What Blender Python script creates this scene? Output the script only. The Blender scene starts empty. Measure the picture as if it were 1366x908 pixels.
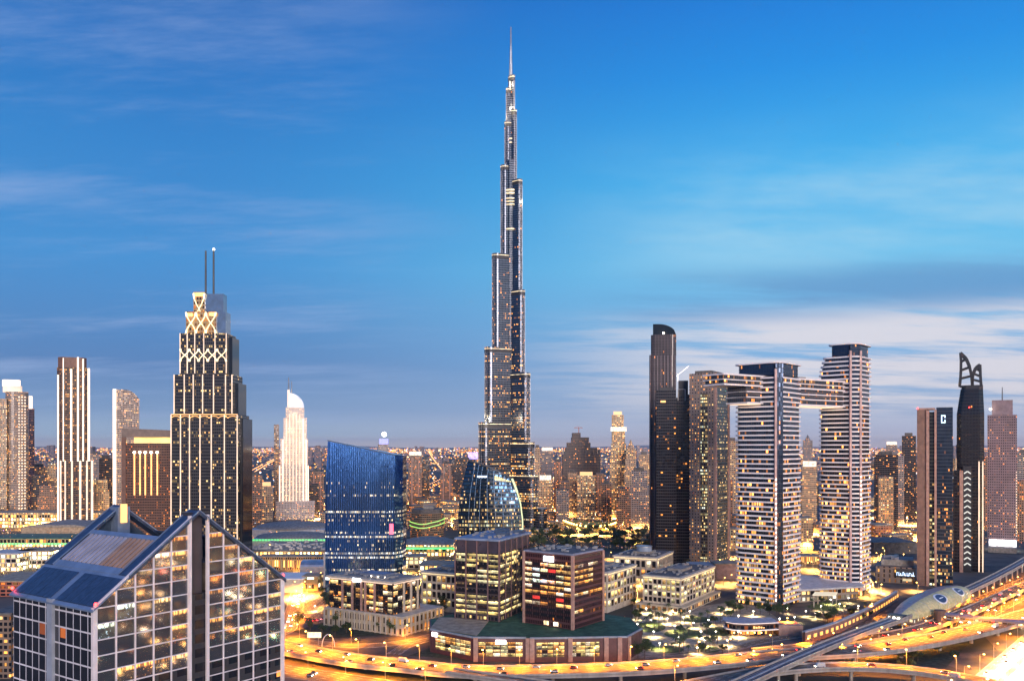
import bpy, bmesh, math, random
from mathutils import Vector
R = math.radians
rng = random.Random(7)
S = bpy.context.scene
COL = S.collection
def C(r, g, b):
    f = lambda c: (c/12.92 if c <= .04045 else ((c+.055)/1.055)**2.4)
    return (f(r/255), f(g/255), f(b/255), 1)
# ---------------------------------------------------------------- camera, sky, sun, exposure
H, F, CX, HY = 145.0, 1140.0, 683.0, 595.0     # eye height, focal length / centre / horizon in photo pixels
cd = bpy.data.cameras.new('camera'); cam = bpy.data.objects.new('camera', cd); COL.objects.link(cam)
cam.location = (0, 0, H); cam.rotation_euler = (R(90), 0, 0)
cd.sensor_width = 36; cd.lens = 36*F/1366; cd.shift_y = (HY-454)/1366
cd.clip_start = 1; cd.clip_end = 200000
S.camera = cam
S.view_settings.view_transform = 'Standard'; S.view_settings.look = 'None'
S.view_settings.exposure = 0.35; S.view_settings.gamma = 1
S.cycles.use_denoising = True
S.cycles.max_bounces = 5; S.cycles.diffuse_bounces = 2; S.cycles.glossy_bounces = 3
S.cycles.sample_clamp_indirect = 4; S.cycles.use_light_tree = True
S.cycles.caustics_reflective = False; S.cycles.caustics_refractive = False

class NT:
    def __init__(s, tree): s.t = tree
    def n(s, typ, ins=None, **props):
        nd = s.t.nodes.new(typ)
        for k, v in props.items(): setattr(nd, k, v)
        for k, v in (ins or {}).items():
            sock = nd.inputs[k]
            if isinstance(v, bpy.types.NodeSocket): s.t.links.new(v, sock)
            else: sock.default_value = v
        return nd
    def m(s, op, a, b=0.0, c=None, clamp=False):
        ins = {0: a, 1: b}
        if c is not None: ins[2] = c
        return s.n('ShaderNodeMath', ins, operation=op, use_clamp=clamp).outputs[0]
    def xyz(s, x, y, z): return s.n('ShaderNodeCombineXYZ', {0: x, 1: y, 2: z}).outputs[0]
    def sep(s, v): return s.n('ShaderNodeSeparateXYZ', {0: v}).outputs
    def mix(s, f, a, b):
        nd = s.n('ShaderNodeMix', data_type='RGBA')
        for i, v in ((0, f), (6, a), (7, b)):
            if isinstance(v, bpy.types.NodeSocket): s.t.links.new(v, nd.inputs[i])
            else: nd.inputs[i].default_value = v
        return nd.outputs[2]
    def ramp(s, f, stops, interp='LINEAR'):
        nd = s.n('ShaderNodeValToRGB', {0: f}); cr = nd.color_ramp; cr.interpolation = interp
        while len(cr.elements) < len(stops): cr.elements.new(.5)
        for e, (p, c) in zip(cr.elements, stops): e.position = p; e.color = c
        return nd.outputs[0]
    def rng(s, v, a, b, c=0.0, d=1.0, smooth=False):
        return s.n('ShaderNodeMapRange', {0: v, 1: a, 2: b, 3: c, 4: d}, interpolation_type='SMOOTHSTEP' if smooth else 'LINEAR').outputs[0]
    def noise(s, vec, scale, detail=3, rough=.5):
        return s.n('ShaderNodeTexNoise', {'Vector': vec, 'Scale': scale, 'Detail': detail, 'Roughness': rough}).outputs[0]

SUN_EL, SUN_AZ = 9.0, 168.0                    # the last glow of dusk stands behind the camera, a little to the right
W = bpy.data.worlds.new('World'); S.world = W; W.use_nodes = True
W.node_tree.nodes.clear(); q = NT(W.node_tree)
d = q.sep(q.n('ShaderNodeTexCoord').outputs['Generated'])
el = q.m('MAXIMUM', d[2], 0.0)
side = q.rng(q.m('DIVIDE', d[0], q.m('MAXIMUM', q.m('ABSOLUTE', d[1]), .2)), -.42, .36, smooth=True)
left = q.ramp(q.m('MULTIPLY', el, 2.0), [(0, C(200,214,226)), (.03, C(158,182,208)), (.08, C(118,150,192)), (.18, C(80,124,180)), (.40, C(64,138,202)), (.62, C(48,126,196)), (.8, C(36,110,186)), (1, C(28,92,168))])
right = q.ramp(q.m('MULTIPLY', el, 2.0), [(0, C(240,226,226)), (.03, C(190,192,212)), (.08, C(150,172,206)), (.2, C(126,172,216)), (.40, C(104,186,228)), (.58, C(64,170,228)), (.78, C(34,138,218)), (1, C(20,104,200))])
sky = q.mix(side, left, right)
den = q.m('ADD', el, .10)
cl = q.xyz(q.m('DIVIDE', d[0], den), q.m('DIVIDE', d[1], den), 0.0)
clw = q.n('ShaderNodeMapping', {0: cl, 3: (.55, 1.0, 1)}).outputs[0]
n1 = q.noise(clw, .9, 8, .62)
n2 = q.noise(q.n('ShaderNodeMapping', {0: cl, 1: (9, 3, 0), 3: (.45, 1.5, 1)}).outputs[0], 1.5, 7, .62)
low = q.m('MULTIPLY', q.rng(el, .01, .07, smooth=True), q.rng(el, .10, .20, 1, 0, smooth=True))
rmask = q.rng(d[0], .05, .38, smooth=True)
# pale lilac bank low on the right, a slate streak above it, thin veils over the rest
pale = q.m('MULTIPLY', q.m('MULTIPLY', q.rng(n2, .36, .56, smooth=True), q.rng(d[0], -.06, .30, smooth=True)), q.m('MULTIPLY', q.rng(el, .015, .06, smooth=True), q.rng(el, .13, .165, 1, 0, smooth=True)))
sky = q.mix(q.m('MULTIPLY', pale, .85), sky, C(220, 214, 220))
slate = q.m('MULTIPLY', q.m('MULTIPLY', q.rng(q.noise(q.n('ShaderNodeMapping', {0: cl, 1: (2.2, 0, 0), 3: (.22, .7, 1)}).outputs[0], 1.4, 8, .62), .40, .60, smooth=True), q.rng(d[0], .05, .22, smooth=True)), q.m('MULTIPLY', q.rng(el, .125, .16, smooth=True), q.rng(el, .175, .215, 1, 0, smooth=True)))
sky = q.mix(q.m('MULTIPLY', slate, .6), sky, C(88, 130, 184))
stre = q.m('MULTIPLY', q.m('MULTIPLY', q.rng(n1, .55, .66, smooth=True), rmask), q.m('MULTIPLY', q.rng(el, .04, .08, smooth=True), q.rng(el, .105, .13, 1, 0, smooth=True)))
sky = q.mix(q.m('MULTIPLY', stre, .8), sky, C(112, 140, 184))
veil = q.m('MULTIPLY', q.rng(n1, .34, .62, smooth=True), q.m('MULTIPLY', q.rng(el, .16, .24, smooth=True), q.rng(el, .25, .36, 1, 0, smooth=True)))
sky = q.mix(q.m('MULTIPLY', q.m('MULTIPLY', veil, q.rng(d[0], .0, .3, smooth=True)), .8), sky, C(160, 204, 228))
wisp = q.m('MULTIPLY', q.rng(q.noise(q.n('ShaderNodeMapping', {0: cl, 2: (0, 0, .9), 3: (.45, 1.5, 1)}).outputs[0], 1.3, 8, .66), .46, .72, smooth=True), q.rng(d[0], .02, -.34, smooth=True))
sky = q.mix(q.m('MULTIPLY', wisp, .50), sky, C(150, 172, 214))
sky = q.mix(q.m('MULTIPLY', q.rng(el, 0, .012, 1, 0), .5), sky, C(240, 210, 195))
nish = q.n('ShaderNodeTexSky', sky_type='NISHITA', sun_disc=False, sun_elevation=R(SUN_EL), sun_rotation=R(SUN_AZ))
bg1 = q.n('ShaderNodeBackground', {0: sky, 1: .86}); bg2 = q.n('ShaderNodeBackground', {0: nish.outputs[0], 1: .004})
ad = q.n('ShaderNodeAddShader', {0: bg1.outputs[0], 1: bg2.outputs[0]})
q.n('ShaderNodeOutputWorld', {0: ad.outputs[0]})
sd = bpy.data.lights.new('sun', 'SUN'); sun = bpy.data.objects.new('sun', sd); COL.objects.link(sun)
sd.energy = 2.9; sd.angle = R(25); sd.color = (1, .82, .76)
sun.rotation_euler = (R(90-SUN_EL), 0, R(180-SUN_AZ)); sun.location = (0, -100, 400)
# ---------------------------------------------------------------- helpers
def P(px, Y): return (px-CX)*Y/F
def ZZ(py, Y): return H-(py-HY)*Y/F
def G(px, py, z=0.0):
    Y = F*(H-z)/(py-HY); return (P(px, Y), Y, z)
def tag(o, label, cat, group=None):
    o['label'] = label; o['category'] = cat
    if group: o['group'] = group
    return o
def thing(name, label, cat, loc=(0, 0, 0), group=None):
    o = bpy.data.objects.new(name, None); COL.objects.link(o); o.location = loc
    o.empty_display_size = 2
    return tag(o, label, cat, group)
ROOT = {}
def base_of(p):
    x = Vector((0, 0, 0))
    while p is not None: x = x+p.location; p = p.parent
    return x
class MB:
    def __init__(s): s.v = []; s.f = []; s.uv = []
    def face(s, pts, uvs=None):
        i = len(s.v); s.v += [tuple(p) for p in pts]; s.f.append(tuple(range(i, i+len(pts))))
        s.uv += list(uvs) if uvs else [(p[0], p[1]) for p in pts]
        return s
    def prism(s, poly, z0, z1, top=True, bottom=False, poly2=None, u0=0.0):
        p2 = poly2 or poly; n = len(poly); u = u0
        h0 = z0 if callable(z0) else (lambda x, y: z0); h1 = z1 if callable(z1) else (lambda x, y: z1)
        for i in range(n):
            a, b = poly[i], poly[(i+1) % n]; c, e = p2[i], p2[(i+1) % n]
            L = math.hypot(b[0]-a[0], b[1]-a[1])
            za, zb, zc, ze = h0(*a), h0(*b), h1(*c), h1(*e)
            s.face([(a[0], a[1], za), (b[0], b[1], zb), (e[0], e[1], ze), (c[0], c[1], zc)], [(u, za), (u+L, zb), (u+L, ze), (u, zc)])
            u += L
        if top: s.face([(x, y, h1(x, y)) for x, y in p2])
        if bottom: s.face([(x, y, h0(x, y)) for x, y in reversed(poly)])
        return s
    def box(s, x0, x1, y0, y1, z0, z1): return s.prism([(x0, y0), (x1, y0), (x1, y1), (x0, y1)], z0, z1, True, True)
    def obox(s, o, u, v, z0, z1):
        p = [o, (o[0]+u[0], o[1]+u[1]), (o[0]+u[0]+v[0], o[1]+u[1]+v[1]), (o[0]+v[0], o[1]+v[1])]
        if u[0]*v[1]-u[1]*v[0] < 0: p.reverse()
        return s.prism(p, z0, z1, True, True)
    def bar(s, a, b, w, h=None, up=(0, 0, 1)):
        h = h or w; a = Vector(a); b = Vector(b); d = b-a; L = d.length
        if L < 1e-6: return s
        d /= L; up = Vector(up)
        if abs(d.dot(up)) > .95: up = Vector((0, 1, 0))
        x = d.cross(up).normalized()*w/2; y = x.cross(d).normalized()*h/2
        A = [a-x-y, a+x-y, a+x+y, a-x+y]; B = [p+d*L for p in A]
        for i in range(4):
            j = (i+1) % 4; s.face([A[i], A[j], B[j], B[i]], [(0, 0), (w, 0), (w, L), (0, L)])
        s.face([A[3], A[2], A[1], A[0]]); s.face(B)
        return s
    def cyl(s, x, y, z0, z1, r, r2=None, n=12, top=True):
        r2 = r if r2 is None else r2
        c = lambda rr: [(x+rr*math.cos(2*math.pi*i/n), y+rr*math.sin(2*math.pi*i/n)) for i in range(n)]
        return s.prism(c(r), z0, z1, top, True, c(max(r2, 1e-3)))
    def ball(s, x, y, z, r, n=8, m=5, sz=1.0):
        for j in range(m):
            t0, t1 = math.pi*j/m-math.pi/2, math.pi*(j+1)/m-math.pi/2
            for i in range(n):
                a, b = 2*math.pi*i/n, 2*math.pi*(i+1)/n
                pt = lambda t, a: (x+r*math.cos(t)*math.cos(a), y+r*math.cos(t)*math.sin(a), z+r*sz*math.sin(t))
                ps = [pt(t0, a), pt(t0, b), pt(t1, b), pt(t1, a)]
                if j == 0: ps = [ps[0], ps[2], ps[3]]
                elif j == m-1: ps = ps[:3]
                s.face(ps)
        return s
    def mesh(s, name, mat, off=(0, 0, 0), smooth=False):
        me = bpy.data.meshes.new(name)
        me.from_pydata([(x-off[0], y-off[1], z-off[2]) for x, y, z in s.v], [], s.f)
        ul = me.uv_layers.new(name='UVMap'); i = 0
        flat = [0.0]*(2*len(s.uv))
        for k, (a, b) in enumerate(s.uv): flat[2*k] = a; flat[2*k+1] = b
        ul.data.foreach_set('uv', flat)
        if mat: me.materials.append(mat)
        if smooth: me.polygons.foreach_set('use_smooth', [True]*len(me.polygons))
        me.update(); return me
    def build(s, name, mat, parent=None, kind=None, smooth=False):
        off = base_of(parent)
        o = bpy.data.objects.new(name, s.mesh(name, mat, off, smooth)); COL.objects.link(o)
        if parent: o.parent = parent
        if kind: o['kind'] = kind
        return o
def inst(name, me, loc, rotz=0.0, parent=None, scale=None):
    o = bpy.data.objects.new(name, me); COL.objects.link(o)
    off = base_of(parent) if parent else Vector((0, 0, 0))
    o.parent = parent; o.location = Vector(loc)-off; o.rotation_euler = (0, 0, rotz)
    if scale: o.scale = scale
    return o
def copy_tree(o, parent=None):
    c = o.copy(); COL.objects.link(c); c.parent = parent
    for ch in o.children: copy_tree(ch, c)
    return c
def rect(o, u, v): return [o, (o[0]+u[0], o[1]+u[1]), (o[0]+u[0]+v[0], o[1]+u[1]+v[1]), (o[0]+v[0], o[1]+v[1])]
def corner_rect(c, ld, ll, rd, rl):
    """front corner c, a face running left-back and one running right-back; counter-clockwise"""
    return [c, (c[0]+rd[0]*rl, c[1]+rd[1]*rl), (c[0]+rd[0]*rl+ld[0]*ll, c[1]+rd[1]*rl+ld[1]*ll), (c[0]+ld[0]*ll, c[1]+ld[1]*ll)]
def pxrect(x0, x1, Y, dep): return [(P(x0, Y), Y), (P(x1, Y), Y), (P(x1, Y), Y+dep), (P(x0, Y), Y+dep)]
def grow(poly, d):
    cx = sum(p[0] for p in poly)/len(poly); cy = sum(p[1] for p in poly)/len(poly)
    out = []
    n = len(poly)
    for i in range(n):
        a, b, c = Vector(poly[i-1]), Vector(poly[i]), Vector(poly[(i+1) % n])
        e1 = (b-a).normalized(); e2 = (c-b).normalized()
        n1 = Vector((e1.y, -e1.x)); n2 = Vector((e2.y, -e2.x))
        m = (n1+n2); k = d/max(.3, m.length/2)
        m.normalize(); out.append((b.x+m.x*k, b.y+m.y*k))
    return out
def rounded(poly, r, k=5):
    out = []; n = len(poly)
    for i in range(n):
        a, b, c = Vector(poly[i-1]), Vector(poly[i]), Vector(poly[(i+1) % n])
        rr = min(r, (a-b).length*.48, (c-b).length*.48)
        p = b+(a-b).normalized()*rr; t = b+(c-b).normalized()*rr
        for j in range(k+1):
            f = j/k; out.append(tuple(p*(1-f)**2+b*2*f*(1-f)+t*f*f))
    return out
# ---------------------------------------------------------------- materials
def new_mat(name):
    m = bpy.data.materials.new(name); m.use_nodes = True; m.node_tree.nodes.clear()
    return m, NT(m.node_tree)
def plain(name, col, rough=.6, metal=0.0, var=.25, scale=.15, emit=None, es=0.0, streak=False):
    m, q = new_mat(name)
    oc = q.n('ShaderNodeTexCoord').outputs['Object']
    if streak: oc = q.n('ShaderNodeMapping', {0: oc, 3: (1, 1, .08)}).outputs[0]
    nz = q.noise(oc, scale, 5, .6)
    f = q.rng(nz, .3, .7, 1-var, 1+var)
    cc = q.n('ShaderNodeVectorMath', {0: tuple(col[:3]), 3: f}, operation='SCALE').outputs[0]
    b = q.n('ShaderNodeBsdfPrincipled', {'Base Color': cc, 'Roughness': q.rng(nz, .3, .7, min(1, rough*1.15), rough*.85), 'Metallic': metal})
    if emit:
        b.inputs['Emission Color'].default_value = emit; b.inputs['Emission Strength'].default_value = es
        m.cycles.emission_sampling = 'NONE'
    q.n('ShaderNodeOutputMaterial', {0: b.outputs[0]}); return m
WARM = [(0, C(255,150,60)), (.3, C(255,180,90)), (.6, C(255,206,130)), (.85, C(255,228,180)), (1, C(255,246,226))]
AMBER = [(0, C(240,120,40)), (.5, C(255,160,70)), (.85, C(255,190,100)), (1, C(255,230,180))]
PALE = [(0, C(255,190,110)), (.4, C(255,222,150)), (.75, C(240,240,190)), (1, C(235,245,235))]
MIXED = [(0, C(255,150,60)), (.4, C(255,196,110)), (.7, C(245,236,180)), (.9, C(220,240,225)), (1, C(170,210,255))]
def facade(name, wall, glass=(.012, .014, .02, 1), wx=3.0, wy=3.6, ww=.7, wh=.6, lit=.25, cols=WARM, es=1.5, wr=.6, gr=.1, gm=0.0, rowamt=.8, grad=None, tilt=.02, wm=0.0, wvar=.2, clump=0.0):
    """a curtain wall or punched wall in metres: UV x runs along the wall, UV y is the height"""
    m, q = new_mat(name)
    uv = q.sep(q.n('ShaderNodeUVMap').outputs[0])
    a = q.m('DIVIDE', uv[0], wx); b = q.m('DIVIDE', uv[1], wy)
    iu, iv = q.m('FLOOR', a), q.m('FLOOR', b); fu, fv = q.m('FRACT', a), q.m('FRACT', b)
    mask = q.m('MULTIPLY', q.m('LESS_THAN', q.m('ABSOLUTE', q.m('SUBTRACT', fu, .5)), ww/2), q.m('LESS_THAN', q.m('ABSOLUTE', q.m('SUBTRACT', fv, .5)), wh/2))
    geo = q.n('ShaderNodeNewGeometry')
    nz = q.sep(geo.outputs['True Normal'])[2]
    win = q.m('MULTIPLY', mask, q.m('LESS_THAN', q.m('ABSOLUTE', nz), .7))
    rnd = q.m('MULTIPLY', q.n('ShaderNodeObjectInfo').outputs['Random'], 57.0)
    wn = q.n('ShaderNodeTexWhiteNoise', {0: q.xyz(iu, iv, rnd)}, noise_dimensions='3D')
    cs = q.n('ShaderNodeSeparateColor', {0: wn.outputs['Color']}).outputs
    row = q.n('ShaderNodeTexWhiteNoise', {0: q.xyz(iv, rnd, 5.3)}, noise_dimensions='3D').outputs[0]
    if rowamt >= .95: row = q.m('MULTIPLY', q.m('POWER', row, 3.0), 2.0)
    p = q.m('MULTIPLY', lit, q.rng(row, 0, 1, 1-rowamt, 1+rowamt))
    if grad: p = q.m('MULTIPLY', p, q.rng(uv[1], grad[0], grad[1], grad[2], grad[3]))
    if clump: p = q.m('MULTIPLY', p, q.rng(q.noise(q.xyz(uv[0], uv[1], rnd), clump, 2), .4, .62, .05, 2.0))
    isl = q.m('LESS_THAN', wn.outputs['Value'], p)
    bl = q.m('MULTIPLY', q.m('LESS_THAN', q.m('ABSOLUTE', q.m('SUBTRACT', fu, q.m('ADD', .44, q.m('MULTIPLY', cs[1], .12)))), q.m('MULTIPLY', ww*.5, q.m('ADD', .5, q.m('MULTIPLY', cs[2], .6)))), q.m('GREATER_THAN', fv, q.m('MULTIPLY', cs[1], .36)))
    em = q.m('MULTIPLY', q.m('MULTIPLY', isl, q.m('MULTIPLY', win, bl)), q.m('MULTIPLY', q.m('ADD', .10, q.m('MULTIPLY', q.m('POWER', cs[1], 2.6), 1.5)), es))
    col = q.ramp(cs[0], cols)
    var = q.rng(q.noise(q.n('ShaderNodeTexCoord').outputs['Object'], .06, 4), .3, .7, 1-wvar, 1+wvar)
    wc = q.n('ShaderNodeVectorMath', {0: tuple(wall[:3]), 3: var}, operation='SCALE').outputs[0]
    base = q.mix(win, wc, glass)
    jit = q.n('ShaderNodeVectorMath', {0: q.n('ShaderNodeVectorMath', {0: wn.outputs['Color'], 1: (.5, .5, .5)}, operation='SUBTRACT').outputs[0], 3: q.m('MULTIPLY', win, tilt*2)}, operation='SCALE').outputs[0]
    nrm = q.n('ShaderNodeVectorMath', {0: q.n('ShaderNodeVectorMath', {0: geo.outputs['Normal'], 1: jit}).outputs[0]}, operation='NORMALIZE').outputs[0]
    bs = q.n('ShaderNodeBsdfPrincipled', {'Base Color': base, 'Roughness': q.rng(win, 0, 1, wr, gr), 'Metallic': q.rng(win, 0, 1, wm, gm), 'Normal': nrm, 'Emission Color': col, 'Emission Strength': em})
    q.n('ShaderNodeOutputMaterial', {0: bs.outputs[0]})
    m.cycles.emission_sampling = 'NONE'
    return m
def glow(name, col, es, var=0.0, vscale=.3, base=(.3, .3, .3, 1)):
    m, q = new_mat(name)
    st = es
    if var:
        st = q.m('MULTIPLY', es, q.rng(q.noise(q.n('ShaderNodeTexCoord').outputs['Object'], vscale, 3), .3, .7, 1-var, 1+var))
    b = q.n('ShaderNodeBsdfPrincipled', {'Base Color': base, 'Roughness': .5, 'Emission Color': col, 'Emission Strength': st})
    q.n('ShaderNodeOutputMaterial', {0: b.outputs[0]}); m.cycles.emission_sampling = 'NONE'
    return m
def lit_window(name, cols, es, sx=1.2, sz=1.0, fill=.6, glass=(.015, .015, .02, 1), room=None, lampk=.8):
    """a pane with a lit room behind: ceiling lights and furniture break the brightness up"""
    m, q = new_mat(name)
    oc = q.n('ShaderNodeTexCoord').outputs['Object']
    rnd = q.n('ShaderNodeObjectInfo').outputs['Random']
    v = q.n('ShaderNodeVectorMath', {0: q.n('ShaderNodeVectorMath', {0: oc, 1: (sx, sx, sz)}, operation='MULTIPLY').outputs[0], 1: q.xyz(q.m('MULTIPLY', rnd, 91), q.m('MULTIPLY', rnd, 37), 0)}).outputs[0]
    nz = q.noise(v, 1.0, 3, .65)
    lo = q.noise(v, .22, 2, .5)
    br = q.m('MULTIPLY', q.rng(nz, .66-fill*.34, .78-fill*.30, .03, 1.0, smooth=True), q.rng(lo, .38, .60, .15, 1.2))
    zz = q.sep(oc)[2]
    if room: zz = q.m('MULTIPLY', q.m('SUBTRACT', q.m('FRACT', q.m('DIVIDE', q.m('SUBTRACT', zz, room[0]), room[1])), .5), 2.4)
    lampz = q.m('MULTIPLY', q.rng(zz, .35, .8, smooth=True), q.rng(q.noise(q.n('ShaderNodeVectorMath', {0: v, 1: (1.6, 1.6, .15)}, operation='MULTIPLY').outputs[0], 1.0, 1), .42, .56, .1, 1.0))
    br = q.m('ADD', q.m('MULTIPLY', br, q.rng(zz, -1.2, 1.0, .25, .9)), q.m('MULTIPLY', lampz, lampk))
    st = q.m('MULTIPLY', q.m('MULTIPLY', br, es), q.rng(q.m('FRACT', q.m('MULTIPLY', rnd, 13.7)), 0, 1, .35, 1.25))
    col = q.ramp(q.m('FRACT', q.m('ADD', q.m('MULTIPLY', rnd, 5.1), q.m('MULTIPLY', nz, .6))), cols)
    b = q.n('ShaderNodeBsdfPrincipled', {'Base Color': glass, 'Roughness': .06, 'Emission Color': col, 'Emission Strength': st})
    q.n('ShaderNodeOutputMaterial', {0: b.outputs[0]}); m.cycles.emission_sampling = 'NONE'
    return m
def road_mat(name, col, lane=3.6, lines=True, var=.35):
    m, q = new_mat(name)
    uv = q.n('ShaderNodeUVMap').outputs[0]; s = q.sep(uv)
    st = q.noise(q.n('ShaderNodeMapping', {0: uv, 3: (.36, .0035, 1)}).outputs[0], 1.0, 6, .7)  # lengthwise streaks in the base colour stand in for vehicle light trails
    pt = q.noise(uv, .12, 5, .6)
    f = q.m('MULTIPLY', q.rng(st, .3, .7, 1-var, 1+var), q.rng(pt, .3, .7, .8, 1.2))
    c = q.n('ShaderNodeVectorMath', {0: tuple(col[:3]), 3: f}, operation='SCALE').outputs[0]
    if lines:
        fr = q.m('ABSOLUTE', q.m('SUBTRACT', q.m('FRACT', q.m('ADD', q.m('DIVIDE', s[0], lane), .5)), .5))
        ln = q.m('MULTIPLY', q.m('LESS_THAN', fr, .035), q.m('LESS_THAN', q.m('FRACT', q.m('DIVIDE', s[1], 10.0)), .45))
        c = q.mix(ln, c, (.75, .73, .68, 1))
    b = q.n('ShaderNodeBsdfPrincipled', {'Base Color': c, 'Roughness': .7})
    q.n('ShaderNodeOutputMaterial', {0: b.outputs[0]}); return m

M = {}
M['concrete'] = plain('concrete', (.36, .33, .30), .75, scale=.25)
M['pale_concrete'] = plain('pale_concrete', (.55, .52, .48), .7, scale=.2)
M['dark'] = plain('dark_metal', (.03, .032, .038), .45)
M['black_glass'] = plain('black_glass', (.012, .014, .018), .08, var=.1)
M['steel'] = plain('steel', (.45, .46, .48), .35, .8)
M['white'] = plain('white_paint', (.78, .77, .75), .55, var=.12)
M['roof_grey'] = plain('roof_grey', (.25, .23, .20), .85, scale=.3, var=.4)
M['roof_dark'] = plain('roof_dark', (.12, .11, .10), .8, scale=.3, var=.4)
M['roof_tan'] = plain('roof_tan', (.36, .28, .19), .85, scale=.2, var=.4)
M['brown_stone'] = plain('brown_stone', (.16, .085, .06), .6, scale=.3)
M['salmon'] = plain('salmon_stone', (.42, .25, .19), .65, scale=.3)
M['maroon'] = plain('maroon_stone', (.10, .036, .036), .5, scale=.3)
M['cream'] = plain('cream_stone', (.55, .47, .36), .7, scale=.25)
M['glow_white'] = glow('warm_white_glow', C(255, 226, 196), 1.5)
M['glow_soft'] = glow('soft_warm_glow', C(255, 216, 180), .95, .3, .05)
M['led_gold'] = glow('gold_led', C(255, 176, 70), 1.6, .3, .2)
M['led_amber'] = glow('amber_led', C(255, 150, 50), 2.2, .3, .2)
M['led_green'] = glow('green_led', C(70, 220, 110), 1.2)
M['led_lime'] = glow('lime_led', C(160, 226, 80), 1.1)
M['lamp_orange'] = glow('sodium_lamp', C(255, 190, 90), 14)
M['lamp_white'] = glow('white_lamp', C(255, 240, 215), 14)
M['lamp_red'] = glow('red_beacon', C(255, 40, 30), 8)
M['panel_white'] = glow('white_glow_panel', C(245, 248, 255), 6)
M['sign_blue'] = glow('blue_white_sign', C(190, 220, 255), 2.2)
# ================================================================ GROUND AND ROADS
def ground_mat():
    m, q = new_mat('city_ground')
    oc = q.n('ShaderNodeTexCoord').outputs['Object']
    v = q.n('ShaderNodeTexVoronoi', {'Vector': oc, 'Scale': .012}, feature='F1').outputs['Color']
    n = q.noise(oc, .05, 6, .65)
    vc = q.n('ShaderNodeSeparateColor', {0: v}).outputs
    c = q.mix(q.rng(n, .35, .65), (.045, .040, .036, 1), (.13, .11, .09, 1))
    c = q.mix(q.m('MULTIPLY', q.m('GREATER_THAN', vc[0], .6), .6), c, (.16, .125, .09, 1))
    c = q.mix(q.m('MULTIPLY', q.m('LESS_THAN', vc[1], .3), .7), c, (.03, .036, .022, 1))
    b = q.n('ShaderNodeBsdfPrincipled', {'Base Color': c, 'Roughness': .85})
    q.n('ShaderNodeOutputMaterial', {0: b.outputs[0]}); return m
M['ground'] = ground_mat()
g = MB(); g.face([(-70000, -14000, 0), (70000, -14000, 0), (70000, 90000, 0), (-70000, 90000, 0)])
o = g.build('ground', M['ground'], kind=None); o['kind'] = 'structure'
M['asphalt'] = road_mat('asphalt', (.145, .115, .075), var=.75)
M['pale_road'] = road_mat('pale_road', (.26, .24, .22), var=.25)
M['track_bed'] = road_mat('track_bed', (.10, .10, .12), lines=False, var=.3)
M['deck_side'] = plain('deck_concrete', (.36, .32, .28), .75, scale=.2, streak=True)

def smooth(pts, step=6.0):
    pts = [Vector(p) for p in pts]; out = []
    e = [pts[0]*2-pts[1]]+pts+[pts[-1]*2-pts[-2]]
    for i in range(1, len(e)-2):
        a, b, c, d = e[i-1:i+3]; k = max(2, int((c-b).length/step))
        for j in range(k):
            t = j/k
            out.append(.5*((2*b)+(c-a)*t+(2*a-5*b+4*c-d)*t*t+(3*b-a-3*c+d)*t**3))
    out.append(pts[-1]); return out
def side_vec(line, i):
    a = line[max(0, i-1)]; b = line[min(len(line)-1, i+1)]
    d = (b-a); d.z = 0; d.normalize(); return Vector((d.y, -d.x, 0))
def ribbon(mb, line, u0, u1, zt, thick=0.0):
    """strip from offset u0 to u1 (to the right of travel); zt above the line's own height"""
    s = 0.0; prev = None
    for i, p in enumerate(line):
        n = side_vec(line, i); A = p+n*u0+Vector((0, 0, zt)); B = p+n*u1+Vector((0, 0, zt))
        if prev is not None:
            L = (p-line[i-1]).length; a, b = prev
            mb.face([a, b, B, A], [(u0, s), (u1, s), (u1, s+L), (u0, s+L)])
            if thick:
                dz = Vector((0, 0, -thick))
                mb.face([a+dz, a, A, A+dz], [(0, s), (thick, s), (thick, s+L), (0, s+L)])
                mb.face([b, b+dz, B+dz, B], [(0, s), (thick, s), (thick, s+L), (0, s+L)])
                mb.face([b+dz, a+dz, A+dz, B+dz])
            s += L
        prev = (A, B)
    return mb
def at_len(line, step, start=0.0):
    out = []; s = 0.0; nxt = start
    for i in range(1, len(line)):
        L = (line[i]-line[i-1]).length
        while L > 1e-6 and nxt <= s+L:
            p = line[i-1].lerp(line[i], (nxt-s)/L); out.append((p, side_vec(line, i))); nxt += step
        s += L
    return out
ZL = [0.0]
def road(name, pts, w, mat='asphalt', z=None, kerb=True):
    ZL[0] += .006
    zz = .02+ZL[0]
    line = smooth([(p[0], p[1], 0) for p in pts])
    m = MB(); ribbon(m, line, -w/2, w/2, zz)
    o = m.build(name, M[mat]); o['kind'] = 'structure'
    if kerb:
        k = MB()
        ribbon(k, line, -w/2-.6, -w/2, .17+ZL[0], .17); ribbon(k, line, w/2, w/2+.6, .17+ZL[0], .17)
        kk = k.build('kerb', M['deck_side'], o)
    return line
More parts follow.
